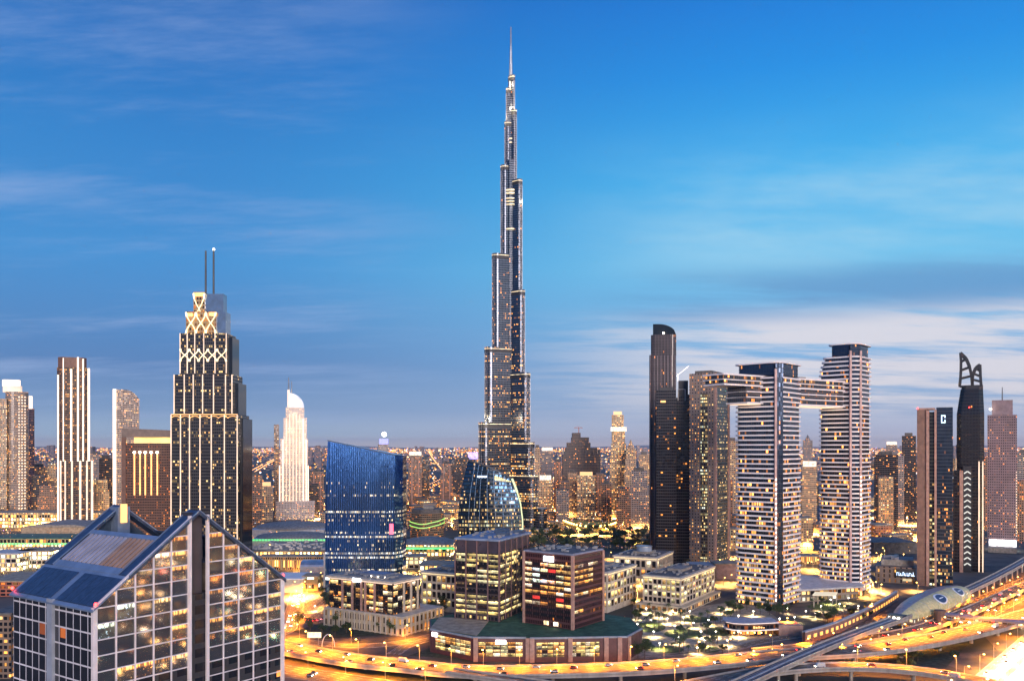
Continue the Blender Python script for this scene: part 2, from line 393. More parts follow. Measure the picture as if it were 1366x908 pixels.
def flyover(label, pts, w, mat='asphalt', pier_step=38.0, name='flyover', thick=1.7, para=1.1, group='elevated roads', pier_w=2.4, skip=None):
    line = smooth(pts)
    c = line[len(line)//2]
    t = thing(name, label, 'flyover', (c.x, c.y, 0), group)
    ribbon(MB(), line, 0, 0, 0)
    ribbon_mb = ribbon(MB(), line, -w/2, w/2, -.02, thick); dk = ribbon_mb.build('deck', M['deck_side'], t)
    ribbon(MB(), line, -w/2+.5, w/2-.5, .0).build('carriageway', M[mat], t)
    for s in (-1, 1):
        u = s*(w/2-.25); ribbon(MB(), line, u-.25, u+.25, para, para+.6).build('parapet', M['deck_side'], t)
    for p, n in at_len(line, pier_step, pier_step*.4):
        if p.z < 3.2 or (skip and skip(p)): continue
        b = MB(); d = Vector((-n.y, n.x, 0))
        zt = p.z-thick-.02
        b.cyl(p.x, p.y, 0, zt-1.6, pier_w*.5, n=10)
        hw = w*.32
        q0 = [(p.x-n.x*1.2-d.x, p.y-n.y*1.2-d.y), (p.x+n.x*1.2-d.x, p.y+n.y*1.2-d.y), (p.x+n.x*1.2+d.x, p.y+n.y*1.2+d.y), (p.x-n.x*1.2+d.x, p.y-n.y*1.2+d.y)]
        q1 = [(p.x-n.x*hw-d.x, p.y-n.y*hw-d.y), (p.x+n.x*hw-d.x, p.y+n.y*hw-d.y), (p.x+n.x*hw+d.x, p.y+n.y*hw+d.y), (p.x-n.x*hw+d.x, p.y-n.y*hw+d.y)]
        b.prism(q0[::-1] if False else q0, zt-1.6, zt-.01, True, True, q1)
        b.build('pier', M['deck_side'], t)
    return line
def gp(lst, z): return [G(x, y, z) for x, y in lst]

# elevated roads, near to far
A_line = flyover('long orange lit flyover sweeping past the front of the red brown office podium',
    [G(x, y, z) for x, y, z in ((300, 846, 5), (380, 863, 5), (470, 879, 5.2), (545, 887, 5.6), (620, 894, 6.2), (728, 894, 7.5), (850, 890, 8.6), (950, 882, 9), (1040, 873, 9), (1150, 866, 9), (1240, 853, 9), (1315, 836, 9), (1400, 811, 9))], 23, pier_step=42)
C_line = flyover('curved flyover arching through the lower right corner over a dark underpass',
    gp([(850, 928), (940, 909), (1010, 896), (1080, 889), (1150, 888), (1220, 893), (1290, 904), (1350, 918)], 9), 13, pier_step=36)
D_line = flyover('slim ramp with a yellow lit side leaving the long flyover at the bottom centre',
    gp([(600, 894), (650, 901), (710, 909), (790, 922)], 7.5), 10, pier_step=45)
# ground level roads
low_line = road('frontage_road', gp([(300, 878), (372, 893), (440, 903), (500, 912), (580, 926)], 0), 22)
low2 = road('slip_road', gp([(330, 850), (378, 842), (392, 815), (398, 792), (412, 772), (440, 757)], 0), 14)
rd3 = road('service_road', gp([(380, 852), (430, 858), (480, 861), (540, 856), (600, 842), (660, 830)], 0), 12)
rd4 = road('access_road', gp([(525, 872), (545, 860), (575, 852), (610, 849)], 0), 9)
rd5 = road('park_road', gp([(815, 900), (850, 880), (900, 876), (960, 869), (1010, 856), (1060, 848), (1120, 838), (1180, 822)], 0), 10)
# highway running to the right, parallel with the metro line
HD = Vector((.652, .758, 0)); HN = Vector((HD.y, -HD.x, 0))
H0 = Vector((288, 528, 0))
def hw(off, a, b, n=6): return [tuple(H0+HN*off+HD*(a+(b-a)*i/(n-1))) for i in range(n)]
hw1 = road('highway', hw(30, -460, 900, 10), 34, 'pale_road')
hw2 = road('highway', hw(72, -460, 900, 10), 34, 'pale_road')
hw3 = road('highway_slip', hw(2, -300, 900, 9), 12, 'pale_road')
E_lines = [road('collector_road', gp([(985, 890), (1060, 872), (1140, 853), (1220, 832), (1290, 808), (1366, 775), (1420, 752)], 0), 15),
           road('collector_road', gp([(1060, 887), (1140, 873), (1220, 856), (1300, 826), (1366, 793), (1420, 768)], 0), 14)]
fl2 = flyover('rising side flyover between the metro viaduct and the bright highway',
    gp([(1010, 868), (1090, 860), (1160, 850), (1225, 838), (1290, 815), (1366, 781), (1430, 755)], 6), 13, pier_step=45)
# ---- metro viaduct
V_pts = [G(925, 938, 12), G(985, 912, 12), G(1060, 878, 12), G(1130, 849, 12), G(1200, 823, 12), G(1250, 803, 12), G(1300, 782, 12), G(1340, 762, 12), G(1372, 744, 12), G(1405, 722, 12)]
V_line = flyover('grey metro viaduct on single round piers running diagonally to the station', V_pts, 10, 'track_bed', 30, 'metro_viaduct', 1.9, 1.3, 'metro line', 2.0)
vt = [o for o in COL.objects if o.name == 'metro_viaduct'][0]; vt['category'] = 'viaduct'
for u in (-2.9, -1.5, 1.5, 2.9):
    ribbon(MB(), V_line, u-.12, u+.12, .18, .2).build('rail', M['steel'], vt)
ribbon(MB(), V_line, -.5, .5, .5, .5).build('walkway', M['pale_concrete'], vt)

# ---- metro station: a shell roof, rounded in section, on a concourse box
def station():
    a = Vector(G(1203, 813, 16)); b = Vector(G(1284, 781, 16)); a.z = b.z = 0
    d = (b-a); L = d.length; d.normalize(); n = Vector((d.y, -d.x, 0)); c = (a+b)/2
    t = thing('metro_station', 'shell roofed metro station with two dark oval emblems on its golden side', 'station', tuple(c))
    NS, NT_ = 28, 14
    sh = MB(); gold = MB(); rib = MB()
    def pt(i, j, k=1.0, dz=0):
        s = i/NS*2-1; w = 15*max(.02, (1-abs(s)**2.4))**.55*k; h = (12.0*max(.02, (1-abs(s)**2.2))**.6+1.0)*k
        th = math.pi*j/NT_
        return c+d*(s*L*.56)+n*(-w*math.cos(th))+Vector((0, 0, 9.5+h*math.sin(th)**.8*.95+dz))
    for i in range(NS):
        for j in range(NT_):
            q4 = [pt(i, j), pt(i, j+1), pt(i+1, j+1), pt(i+1, j)]
            uvs = [(i*2, j*2), (i*2, j*2+2), (i*2+2, j*2+2), (i*2+2, j*2)]
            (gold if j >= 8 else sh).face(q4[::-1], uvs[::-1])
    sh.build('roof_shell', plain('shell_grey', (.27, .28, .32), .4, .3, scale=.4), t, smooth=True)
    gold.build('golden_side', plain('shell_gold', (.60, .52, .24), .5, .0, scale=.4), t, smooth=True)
    for i in range(3, NS-2, 3):
        for j in range(NT_): rib.bar(pt(i, j, 1.004), pt(i, j+1, 1.004), .25)
    rib.build('shell_rib', M['steel'], t)
    for i in (11, 19):
        e = MB(); rim = MB()
        def on(cx, u, v, k): 
            return pt(cx+u, 10.6+v, k)
        pts = [on(i, 1.35*math.cos(2*math.pi*k/20), 1.5*math.sin(2*math.pi*k/20), 1.03) for k in range(20)]
        cen = on(i, 0, 0, 1.035)
        pto = [on(i, 1.75*math.cos(2*math.pi*k/20), 1.95*math.sin(2*math.pi*k/20), 1.02) for k in range(20)]
        for k in range(20):
            e.face([cen, pts[k], pts[(k+1) % 20]]); rim.face([pto[k], pto[(k+1) % 20], pts[(k+1) % 20], pts[k]])
        em = e.build('emblem', plain('emblem_navy', (.02, .03, .10), .4), t); rim.build('emblem_rim', M['white'], em)
        bar = MB()
        bar.face([on(i, -.7, -.25, 1.045), on(i, .7, -.25, 1.045), on(i, .7, .1, 1.045), on(i, -.7, .1, 1.045)])
        bar.build('emblem_mark', M['white'], em)
    for s_ in (-.42, -.15, .12, .38):  # floodlights without fixtures, added to brighten the golden side
        l_ = bpy.data.lights.new('unseen_flood', 'POINT'); l_.energy = 50000; l_.color = (1, .78, .34); l_.shadow_soft_size = .6
        lo_ = bpy.data.objects.new('unseen_flood', l_); COL.objects.link(lo_); lo_.parent = t; p_ = d*(s_*L)+n*21; lo_.location = (p_.x, p_.y, 5)
    # concourse and platform
    o0 = c-d*(L*.5)-n*10
    MB().obox((o0.x, o0.y), (d.x*L, d.y*L), (n.x*20, n.y*20), 3.5, 9.4).build('concourse', facade('station_concourse', (.3, .22, .18, 1), wx=3, wy=5.9, ww=.8, wh=.6, lit=.8, cols=WARM, es=1.6), t)
    for s in (-.38, -.12, .14, .4):
        p = c+d*(s*L); MB().cyl(p.x, p.y, 0, 3.5, 1.6, n=10).build('pier', M['deck_side'], t)
    e0 = c-d*(L*.60)-n*6
    MB().obox((e0.x, e0.y), (d.x*9, d.y*9), (n.x*12, n.y*12), 9.42, 14).build('entrance_hall', M['dark'], t)
    for k in range(3):
        x = c-d*(L*.61)-n*(3.5-k*3.5)
        MB().ball(x.x, x.y, 12.2, 1.0).build('hall_lamp', M['lamp_white'], t)
    return c, d, n
st_c, st_d, st_n = station()
# ---- covered footbridge from the station over the highway
def footbridge():
    p0 = Vector(G(1258, 819, 11)); p1 = Vector(G(1400, 834, 11)); d = p1-p0; L = d.length; d.normalize(); n = Vector((d.y, -d.x, 0))
    t = thing('footbridge', 'covered mauve footbridge crossing the highway from the metro station', 'footbridge', (p0.x, p0.y, 0))
    o = p0-n*2.6
    MB().obox((o.x, o.y), (d.x*L, d.y*L), (n.x*5.2, n.y*5.2), 8, 8.9).build('floor_slab', M['deck_side'], t)
    MB().obox((o.x+n.x*.2, o.y+n.y*.2), (d.x*L, d.y*L), (n.x*4.8, n.y*4.8), 8.92, 11.6).build('glazed_walkway', facade('walkway_glass', (.30, .24, .26, 1), wx=3.2, wy=2.7, ww=.86, wh=.5, lit=.6, cols=WARM, es=1.0), t)
    r = MB(); K = 8
    for k in range(K):
        a, b = math.pi*k/K, math.pi*(k+1)/K
        f = lambda th: n*(-2.9*math.cos(th))+Vector((0, 0, 11.6+1.3*math.sin(th)))
        A = Vector((p0.x, p0.y, 0)); B = A+d*L; A.z = B.z = 0
        r.face([A+f(b), A+f(a), B+f(a), B+f(b)])
    r.build('curved_roof', plain('bridge_roof', (.34, .30, .34), .4, .4), t, smooth=True)
    for s in (6, 34, 62, 90, 118):
        if s < L:
            x = p0+d*s; MB().cyl(x.x, x.y, 0, 8, .9, n=10).build('pier', M['deck_side'], t)
    # turret where it meets the station
    x = p0-d*2; MB().cyl(x.x, x.y, 0, 14.2, 5.2, 4.4, n=16).build('stair_turret', M['brown_stone'], t)
footbridge()
# paved plaza and lawns right of the podium
def patch(name, pts, mat, z=.01, kind='structure'):
    ZL[0] += .005
    m = MB(); m.face([(p[0], p[1], z+ZL[0]) for p in pts]); o = m.build(name, mat)
    # face up
    if o.data.polygons[0].normal.z < 0: o.data.flip_normals()
    o['kind'] = kind; return o
M['paving'] = plain('plaza_paving', (.30, .26, .19), .8, scale=.2, var=.45)
M['lawn'] = plain('lawn', (.05, .08, .022), .9, scale=.3, var=.5)
M['dark_lawn'] = plain('dark_lawn', (.03, .04, .02), .9, scale=.3, var=.5)
patch('plaza', gp([(842, 878), (980, 862), (1060, 838), (1000, 800), (900, 812), (845, 800)], 0), M['paving'])
def ell(cx, cy, rx, ry, a0=0, a1=360, n=28): return [(cx+rx*math.cos(R(a0+(a1-a0)*i/n)), cy+ry*math.sin(R(a0+(a1-a0)*i/n))) for i in range(n+(0 if a1-a0 == 360 else 1))]
for cx, cy, rx, ry in ((868, 836, 20, 7), (890, 866, 22, 5), (912, 845, 26, 6), (945, 866, 16, 4), (960, 842, 22, 6), (862, 862, 12, 4), (1105, 808, 25, 6), (930, 826, 20, 4)):
    patch('lawn', gp(ell(cx, cy, rx, ry), 0), M['lawn'])
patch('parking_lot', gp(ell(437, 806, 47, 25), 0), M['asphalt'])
patch('verge', gp([(1165, 884), (1230, 868), (1290, 842), (1318, 830), (1262, 890)], 0), M['dark_lawn'])
patch('verge', gp([(390, 842), (430, 852), (520, 846), (560, 835), (520, 830), (430, 830)], 0), M['dark_lawn'])
patch('verge', gp([(545, 874), (640, 881), (640, 872), (580, 862)], 0), M['dark_lawn'])
patch('park', gp([(690, 735), (870, 735), (870, 708), (690, 708)], 0), M['dark_lawn'])
# ================================================================ LANDMARK TOWERS
SQ = dict
def quick(name, label, cat, tiers, group=None, loc=None):
    """tiers: (part name, polygon, z0, z1, material)"""
    p = tiers[0][1]; cx = sum(a[0] for a in p)/len(p); cy = sum(a[1] for a in p)/len(p)
    t = thing(name, label, cat, loc or (cx, cy, 0), group)
    for nm, poly, z0, z1, mat in tiers: MB().prism(poly, z0, z1, True).build(nm, mat, t)
    return t
# ---------------------------------------------------------------- the tallest tower
def tall_spire():
    D = 1402.0; k = D/F
    t = thing('supertall_tower', 'slender silver supertall skyscraper with stepped lobes and a needle spire', 'skyscraper', (P(681, D), D, 0))
    cx, cy = P(681.5, D), D
    skin = facade('silver_curtain_wall', (.12, .13, .155, 1), (.04, .055, .08, 1), wx=2.6, wy=3.7, ww=.8, wh=.6, lit=.20, cols=WARM, es=1.9, wr=.28, wm=.85, gm=.85, gr=.14, rowamt=1.0, grad=(60, 470, 2.8, .14), tilt=.03)
    band = plain('mechanical_band', (.035, .035, .04), .5, .3)
    LEDB = glow('setback_light', C(255, 222, 160), 1.2, .8, .15)
    fin = plain('bright_fin', (.24, .25, .28), .4, .8)
    wings = {198: [(52.5, 184), (43, 306), (31, 458.6), (17, 604), (10.5, 676), (8, 731)],
             322: [(44, 100), (38.5, 152), (31.5, 264), (23, 399), (18.8, 579), (9.6, 695), (6.5, 752)],
             80: [(50, 130), (42, 232), (33, 352), (22, 505), (13, 640), (8.5, 715)]}
    for ang, segs in wings.items():
        c, s = math.cos(R(ang)), math.sin(R(ang))
        z0 = 0
        for i, (ext, z1) in enumerate(segs):
            w = max(3.0, 10.8-i*1.35)
            kx = abs(c) if abs(c) > .5 else .95
            Rr = (ext-w)/kx
            if Rr < 0: Rr = 0.2
            poly = []
            for j in range(13):
                a = -math.pi/2+math.pi*j/12
                lx, ly = Rr+w*math.cos(a), w*math.sin(a); poly.append((cx+lx*c-ly*s, cy+lx*s+ly*c))
            for lx, ly in ((-3, w), (-3, -w)): poly.append((cx+lx*c-ly*s, cy+lx*s+ly*c))
            zz = 0 if i == 0 else segs[i-1][1]
            b = MB(); b.prism(poly, zz, z1-.02, True); lobe = b.build('wing_tier', skin, t)
            ledge = MB(); ledge.prism(grow(poly, .25), z1-9, z1-4.2, False); ledge.build('mechanical_band', band, lobe)
            if z1 > 90:
                LB = MB(); LB.prism(grow(poly, .3), z1-3.4, z1-2.6, False); LB.build('setback_light', LEDB, lobe)
            # a bundle of fins up the nose of the lobe
            f = MB()
            for a in (-.7, -.35, 0, .35, .7):
                lx, ly = Rr+(w+.12)*math.cos(a), (w+.12)*math.sin(a); x, y = cx+lx*c-ly*s, cy+lx*s+ly*c
                f.bar((x, y, zz), (x, y, z1), .22, .22)
            f.build('nose_fin', fin, lobe)
    hexa = lambda r: [(cx+r*math.cos(R(60*i+15)), cy+r*math.sin(R(60*i+15))) for i in range(6)]
    MB().prism(hexa(10.5), 0, 612).build('core', skin, t)
    MB().prism(hexa(6.5), 612.02, 715).build('upper_core', skin, t)
    MB().cyl(cx, cy, 715.02, 770, 4.0, 2.6, 12).build('spire_base', M['steel'], t)
    MB().cyl(cx, cy, 770.02, 800, 2.6, 1.7, 10).build('spire', M['steel'], t)
    MB().cyl(cx, cy, 800.02, 832, 1.4, .9, 8).build('spire_tip', plain('spire_grey', (.3, .31, .34), .4, .5), t)
    for z0, z1 in ((498, 499.5), (538, 539.2), (543, 544.2), (548, 549.2), (556, 558), (561, 563), (640, 641.5), (646, 648)):
        w = 12.8 if z0 < 600 else 7.2
        MB().prism([(cx+w*math.cos(R(a)), cy+w*math.sin(R(a))) for a in range(190, 351, 16)]+[(cx+3, cy+3), (cx-3, cy+3)], z0, z1, True, True).build('lit_crescent', glow('crescent_light', C(255, 224, 170), .9, .6, .3), t)
    for x_, z_, w_ in ((-14, 690, 1.0e5), (12, 705, .8e5), (-10, 745, 1.4e5), (20, 545, .5e5), (-40, 190, 1.0e5)):
        l_ = bpy.data.lights.new('unseen_flood', 'POINT'); l_.energy = w_*.5; l_.color = (1, .82, .55); l_.shadow_soft_size = 1.0
        lo_ = bpy.data.objects.new('unseen_flood', l_); COL.objects.link(lo_); lo_.parent = t; lo_.location = (cx+x_-t.location.x, -26 if z_ > 400 else -44, z_)
    b = MB(); b.box(cx-60, cx+60, cy-50, cy+50, 0, 14); b.build('podium', facade('tall_podium', (.42, .34, .25, 1), wx=4, wy=4.5, lit=.7, cols=WARM, es=2), t)
    ann = MB(); ann.cyl(cx+48, cy-30, 14.02, 46, 11, n=20); ann.build('annexe', skin, t)
    return t
tall_spire()
# ---------------------------------------------------------------- stepped art-deco twin mast tower, left
def deco_tower():
    Y = 953.0; z = lambda py: ZZ(py, Y)
    t = thing('stepped_tower', 'dark stepped tower with white lit ribs, golden tracery crown and twin masts', 'skyscraper', (P(278, Y), Y+20, 0))
    skin = facade('deco_glass', (.035, .032, .035, 1), (.012, .014, .02, 1), wx=2.3, wy=3.6, ww=.8, wh=.62, lit=.20, cols=PALE, es=1.3, rowamt=.95, gr=.08)
    crown_skin = facade('crown_wall_lit', (.40, .28, .14, 1), (.05, .03, .015, 1), wx=3.2, wy=5, ww=.7, wh=.7, lit=.6, cols=AMBER, es=1.1)  # lit windows stand in for a golden backlight behind the crown
    M['glow_cream'] = glow('cream_glow', C(255, 222, 165), 1.7, .3, .2)  # tracery bars glow in place of the lights on them
    rib = M['glow_soft']  # uplighting of the ribs painted in as their own glow
    tiers = [(228, 317, 553, 0, 0, 42), (232, 310, 499, 553, 5, 36), (240, 302.5, 443, 499, 9, 32), (248, 288, 413, 443, 13, 24), (258, 273, 386, 413, 16, 14)]
    for i, (x0, x1, yt, yb, off, dep) in enumerate(tiers):
        zb = 0 if i == 0 else z(yb)
        X0, X1 = P(x0, Y+off), P(x1, Y+off)
        MB().box(X0, X1, Y+off, Y+off+dep, zb+.01, z(yt)).build('tier', skin if i < 3 else crown_skin, t)
    # the plainer shoulders on the right side
    MB().box(P(317, Y)+.02, P(322, Y), Y+6, Y+40, 0, z(558)).build('side_shoulder', M['black_glass'], t)
    MB().box(P(310, Y+5)+.02, P(318, Y+9), Y+9, Y+38, z(553), z(510)).build('side_shoulder', M['black_glass'], t)
    MB().box(P(302.5, Y+9)+.02, P(310, Y+12), Y+12, Y+36, z(499), z(448)).build('side_shoulder', M['black_glass'], t)
    screen = plain('crown_screen', (.30, .34, .40), .18, .85)
    MB().box(P(273.5, Y+18), P(298, Y+18), Y+18, Y+30, z(443), z(388)).build('crown_screen', screen, t)
    MB().box(P(288.5, Y+15), P(301, Y+15), Y+15, Y+32, z(447), z(413)).build('crown_screen', screen, t)
    # vertical ribs
    def ribs(xs, yt, yb, off, w=.9):
        for x in xs:
            X = P(x, Y+off); MB().box(X-w/2, X+w/2, Y+off-1.0, Y+off-.03, max(0, z(yb)), z(yt)).build('lit_rib', rib, t)
    ribs((228.4, 241, 253, 267, 282, 299.5, 316.6), 553, 768, 0)
    ribs((232.4, 246, 258, 270.5, 285, 301, 309.6), 499, 551, 5)
    ribs((240.4, 250, 260, 272, 287, 302), 443, 497, 9, .8)
    # tracery bands of crossing bars
    def tracery(x0, x1, yt, yb, off, n, w=1.9, mat='glow_cream'):
        m = MB(); a, b = P(x0, Y+off), P(x1, Y+off); zt, zb_ = z(yt), z(yb); s = (b-a)/n; y = Y+off-.7
        for i in range(n):
            K = 6
            for d in (0, 1):
                pr = None
                for j in range(K+1):
                    tt = j/K; xx = a+s*i+s*(.5+.5*math.cos(math.pi*tt)) if d else a+s*i+s*(.5-.5*math.cos(math.pi*tt))
                    p = (xx, y, zb_+(zt-zb_)*tt)
                    if pr: m.bar(pr, p, w, .6)
                    pr = p
        m.build('tracery_band', M[mat], t)
    tracery(240.6, 302, 464, 481, 9, 5)
    tracery(248.4, 288, 414, 443, 13, 3)
    tracery(258.4, 273, 388, 430, 16, 1, 1.7)
    # arcade at the first setback
    arc = MB(); a, b = P(228.4, Y), P(317, Y); n = 7; s = (b-a)/n
    for i in range(n):
        pr = None
        for j in range(9):
            th = math.pi*j/8; p = (a+s*(i+.5)-s*.48*math.cos(th), Y-.55, z(557.5)+2.2*math.sin(th))
            if pr: arc.bar(pr, p, .7, .5)
            pr = p
    arc.bar((a, Y-.55, z(552.5)), (b, Y-.55, z(552.5)), .5, .8); arc.build('arcade', M['led_gold'], t)
    for x0, x1, yy, off in ((258, 272.6, 387, 16), (248, 257, 415, 13), (279, 289, 414, 13), (289, 299, 443, 15)):
        MB().box(P(x0, Y+off), P(x1, Y+off), Y+off-.6, Y+off-.1, z(yy+5), z(yy)).build('crown_light', M['led_amber'], t)
    for x, yt, yb in ((274.5, 328, 388), (285, 327, 402)):
        MB().cyl(P(x, Y+24), Y+24, z(443), z(yt), 1.25, 1.0, 8).build('mast', M['dark'], t)
    MB().ball(P(285, Y+24), Y+24, z(326.2), 1.3).build('mast_beacon', M['lamp_white'], t)
    return t
deco_tower()
# ---------------------------------------------------------------- left edge towers
def lit_tower_left():
    Y = 1700.0; z = lambda py: ZZ(py, Y)
    t = thing('round_tower', 'pale round-fronted tower with a lit drum crown at the left edge', 'skyscraper', (P(20, Y), Y+20, 0))
    f1 = facade('apartment_grid', (.34, .27, .22, 1), wx=2.6, wy=3.5, ww=.66, wh=.55, lit=.38, cols=WARM, es=1.8)
    MB().prism(rounded(pxrect(6, 37.5, Y, 46), 18), 0, z(522)).build('tower_shaft', f1, t)
    MB().prism(rounded(pxrect(5, 31, Y+6, 34), 14), z(522)+.02, z(514), True).build('crown_drum', M['glow_soft'], t)
    MB().prism(rounded(pxrect(5, 29.5, Y+8, 30), 13), z(514)+.02, z(506), True).build('crown_cap', M['glow_white'], t)
    for x in (24.5, 28.5, 32.5):
        a = P(x, Y); m = MB()
        for k in range(38): m.box(a-1.5, a+1.5, Y-1.2+abs(x-24)*.2, Y-.2+abs(x-24)*.2+1, 20+k*6, 22.6+k*6)
        m.build('balcony_light', M['glow_soft'], t)
    w = MB(); w.prism(pxrect(-6, 6, Y-6, 40), 0, z(532)); w.build('lit_wing', facade('lit_wing', (.5, .4, .3, 1), wx=3, wy=3.5, ww=.6, wh=.7, lit=.9, cols=WARM, es=1.4), t)
    quick('slab_tower', 'thin mauve slab tower just behind the round tower at the left edge', 'skyscraper',
          [('tower_shaft', pxrect(38, 46, 1850, 30), 0, ZZ(545, 1850), facade('mauve_grid', (.22, .16, .2, 1), wx=3, wy=3.5, lit=.3, es=1.4)), ('crown', pxrect(39, 44, 1852, 20), ZZ(545, 1850)+.02, ZZ(528, 1850), M['glow_white'])])
lit_tower_left()
def ribbed_tower():
    Y = 1500.0; z = lambda py: ZZ(py, Y)
    t = thing('ribbed_tower', 'tall brown tower striped with bright vertical lit ribs, second from the left', 'skyscraper', (P(97, Y), Y+20, 0))
    f1 = facade('brown_glass', (.10, .065, .05, 1), (.03, .022, .02, 1), wx=3.2, wy=3.6, ww=.8, wh=.6, lit=.34, cols=WARM, es=1.1, rowamt=.9)
    oct_ = lambda x0, x1, off, dep, ch: (lambda r: [(r[0][0]+ch, r[0][1]), (r[1][0]-ch, r[1][1]), (r[1][0], r[1][1]+ch), (r[2][0], r[2][1]-ch), (r[2][0]-ch, r[2][1]), (r[3][0]+ch, r[3][1]), (r[3][0], r[3][1]-ch), (r[0][0], r[0][1]+ch)])(pxrect(x0, x1, Y+off, dep))
    MB().prism(oct_(75, 119, 0, 50, 8), 0, z(490)).build('tower_shaft', f1, t)
    MB().prism(oct_(77.5, 116, 3, 44, 8), z(490)+.02, z(476)).build('crown', M['brown_stone'], t)
    for x, yt, w in ((76.5, 500, 2.8), (83.5, 478, 1.8), (94, 492, 3.4), (103, 476, 3.2), (110, 478, 2.6), (117.6, 490, 4.2)):
        X = P(x, Y); y0 = Y+(6 if x < 82 or x > 112 else -.8)
        MB().box(X-w/2, X+w/2, y0-2, y0, 0, z(yt)).build('glow_rib', M['glow_white'], t)  # ribs glow by themselves in place of floodlighting
    for x, w in ((80, 3), (86, 2.6), (95, 3.2), (106, 4), (115, 3), (122, 4)):
        X = P(x, Y); MB().box(X-w/2, X+w/2, Y-9, Y-7, 0, z(614)).build('podium_rib', M['glow_soft'], t)
    MB().box(P(78, Y), P(123, Y), Y-7+.02, Y-.02, 0, z(615)).build('podium_block', f1, t)
ribbed_tower()
def curved_slab():
    Y = 1600.0; z = lambda py: ZZ(py, Y)
    t = thing('curved_slab_tower', 'pale tower with a sloping rounded top and one bright lit edge behind the brown hotel', 'skyscraper', (P(168, Y), Y+20, 0))
    f1 = facade('slab_grid', (.36, .28, .23, 1), wx=3, wy=3.5, ww=.7, wh=.5, lit=.4, cols=WARM, es=1.6)
    a = P(155, Y)
    zt = lambda x, y: z(519.5)-max(0, (x-P(172, Y))/P(186, Y)*0+((x-P(168, Y))/25.0))**2*17 if x > P(168, Y) else z(519.5)
    xs = [P(155+31*i/8, Y) for i in range(9)]
    poly = [(x, Y) for x in xs]+[(x, Y+34) for x in reversed(xs)]
    MB().prism(poly, 0, lambda x, y: zt(x, y), False).build('tower_shaft', f1, t)
    cap = MB()
    for i in range(8): cap.face([(xs[i], Y, zt(xs[i], Y)), (xs[i+1], Y, zt(xs[i+1], Y)), (xs[i+1], Y+34, zt(xs[i+1], Y)), (xs[i], Y+34, zt(xs[i], Y))])
    cap.build('roof', M['glow_soft'], t)
    MB().box(P(150.5, Y), P(155, Y)-.05, Y-2, Y+30, 0, z(519)).build('lit_edge', M['glow_white'], t)
curved_slab()
def brown_hotel():
    Y = 1100.0; z = lambda py: ZZ(py, Y)
    t = thing('brown_hotel', 'brown hotel slab with a glowing roof and five light strips beside the stepped tower', 'hotel', (P(195, Y), Y+20, 0))
    f1 = facade('hotel_rooms', (.13, .065, .042, 1), wx=2.2, wy=3.4, ww=.62, wh=.45, lit=.22, cols=AMBER, es=1.3, grad=(20, 160, 1.5, .5))
    x0, x1 = P(163, Y), P(236, Y)
    MB().box(x0, x1, Y, Y+34, 0, z(591)).build('hotel_block', f1, t)
    zt = lambda x, y: z(571)-(x-x0)/(x1-x0)*(-2)
    gl = plain('glowing_soffit', (.5, .38, .24), .6)
    MB().prism([(x0+14, Y+3), (x1, Y+3), (x1, Y+34), (x0+14, Y+34)], z(591)+.02, z(583), True).build('roof_lounge', glow('lounge_light', C(255, 196, 90), 1.3, .45, .05), t)
    MB().prism([(x0, Y-2), (x1+2, Y-2), (x1+2, Y+36), (x0, Y+36)], z(583)+.02, lambda x, y: z(571) if x < x0+5 else z(574), True, True).build('roof_slab', plain('roof_bronze', (.20, .15, .12), .5), t)
    MB().box(x0-.5, x0+5, Y-1.0, Y-.02, 0, z(583)).build('corner_pier', M['brown_stone'], t)
    for x in (179.5, 187, 194, 202, 210):
        X = P(x, Y); MB().box(X-.8, X+.8, Y-.9, Y-.03, z(660), z(603)).build('light_strip', M['led_gold'], t)
        MB().ball(X, Y-1.2, z(603), 1.5).build('strip_lamp', M['lamp_white'], t)
brown_hotel()
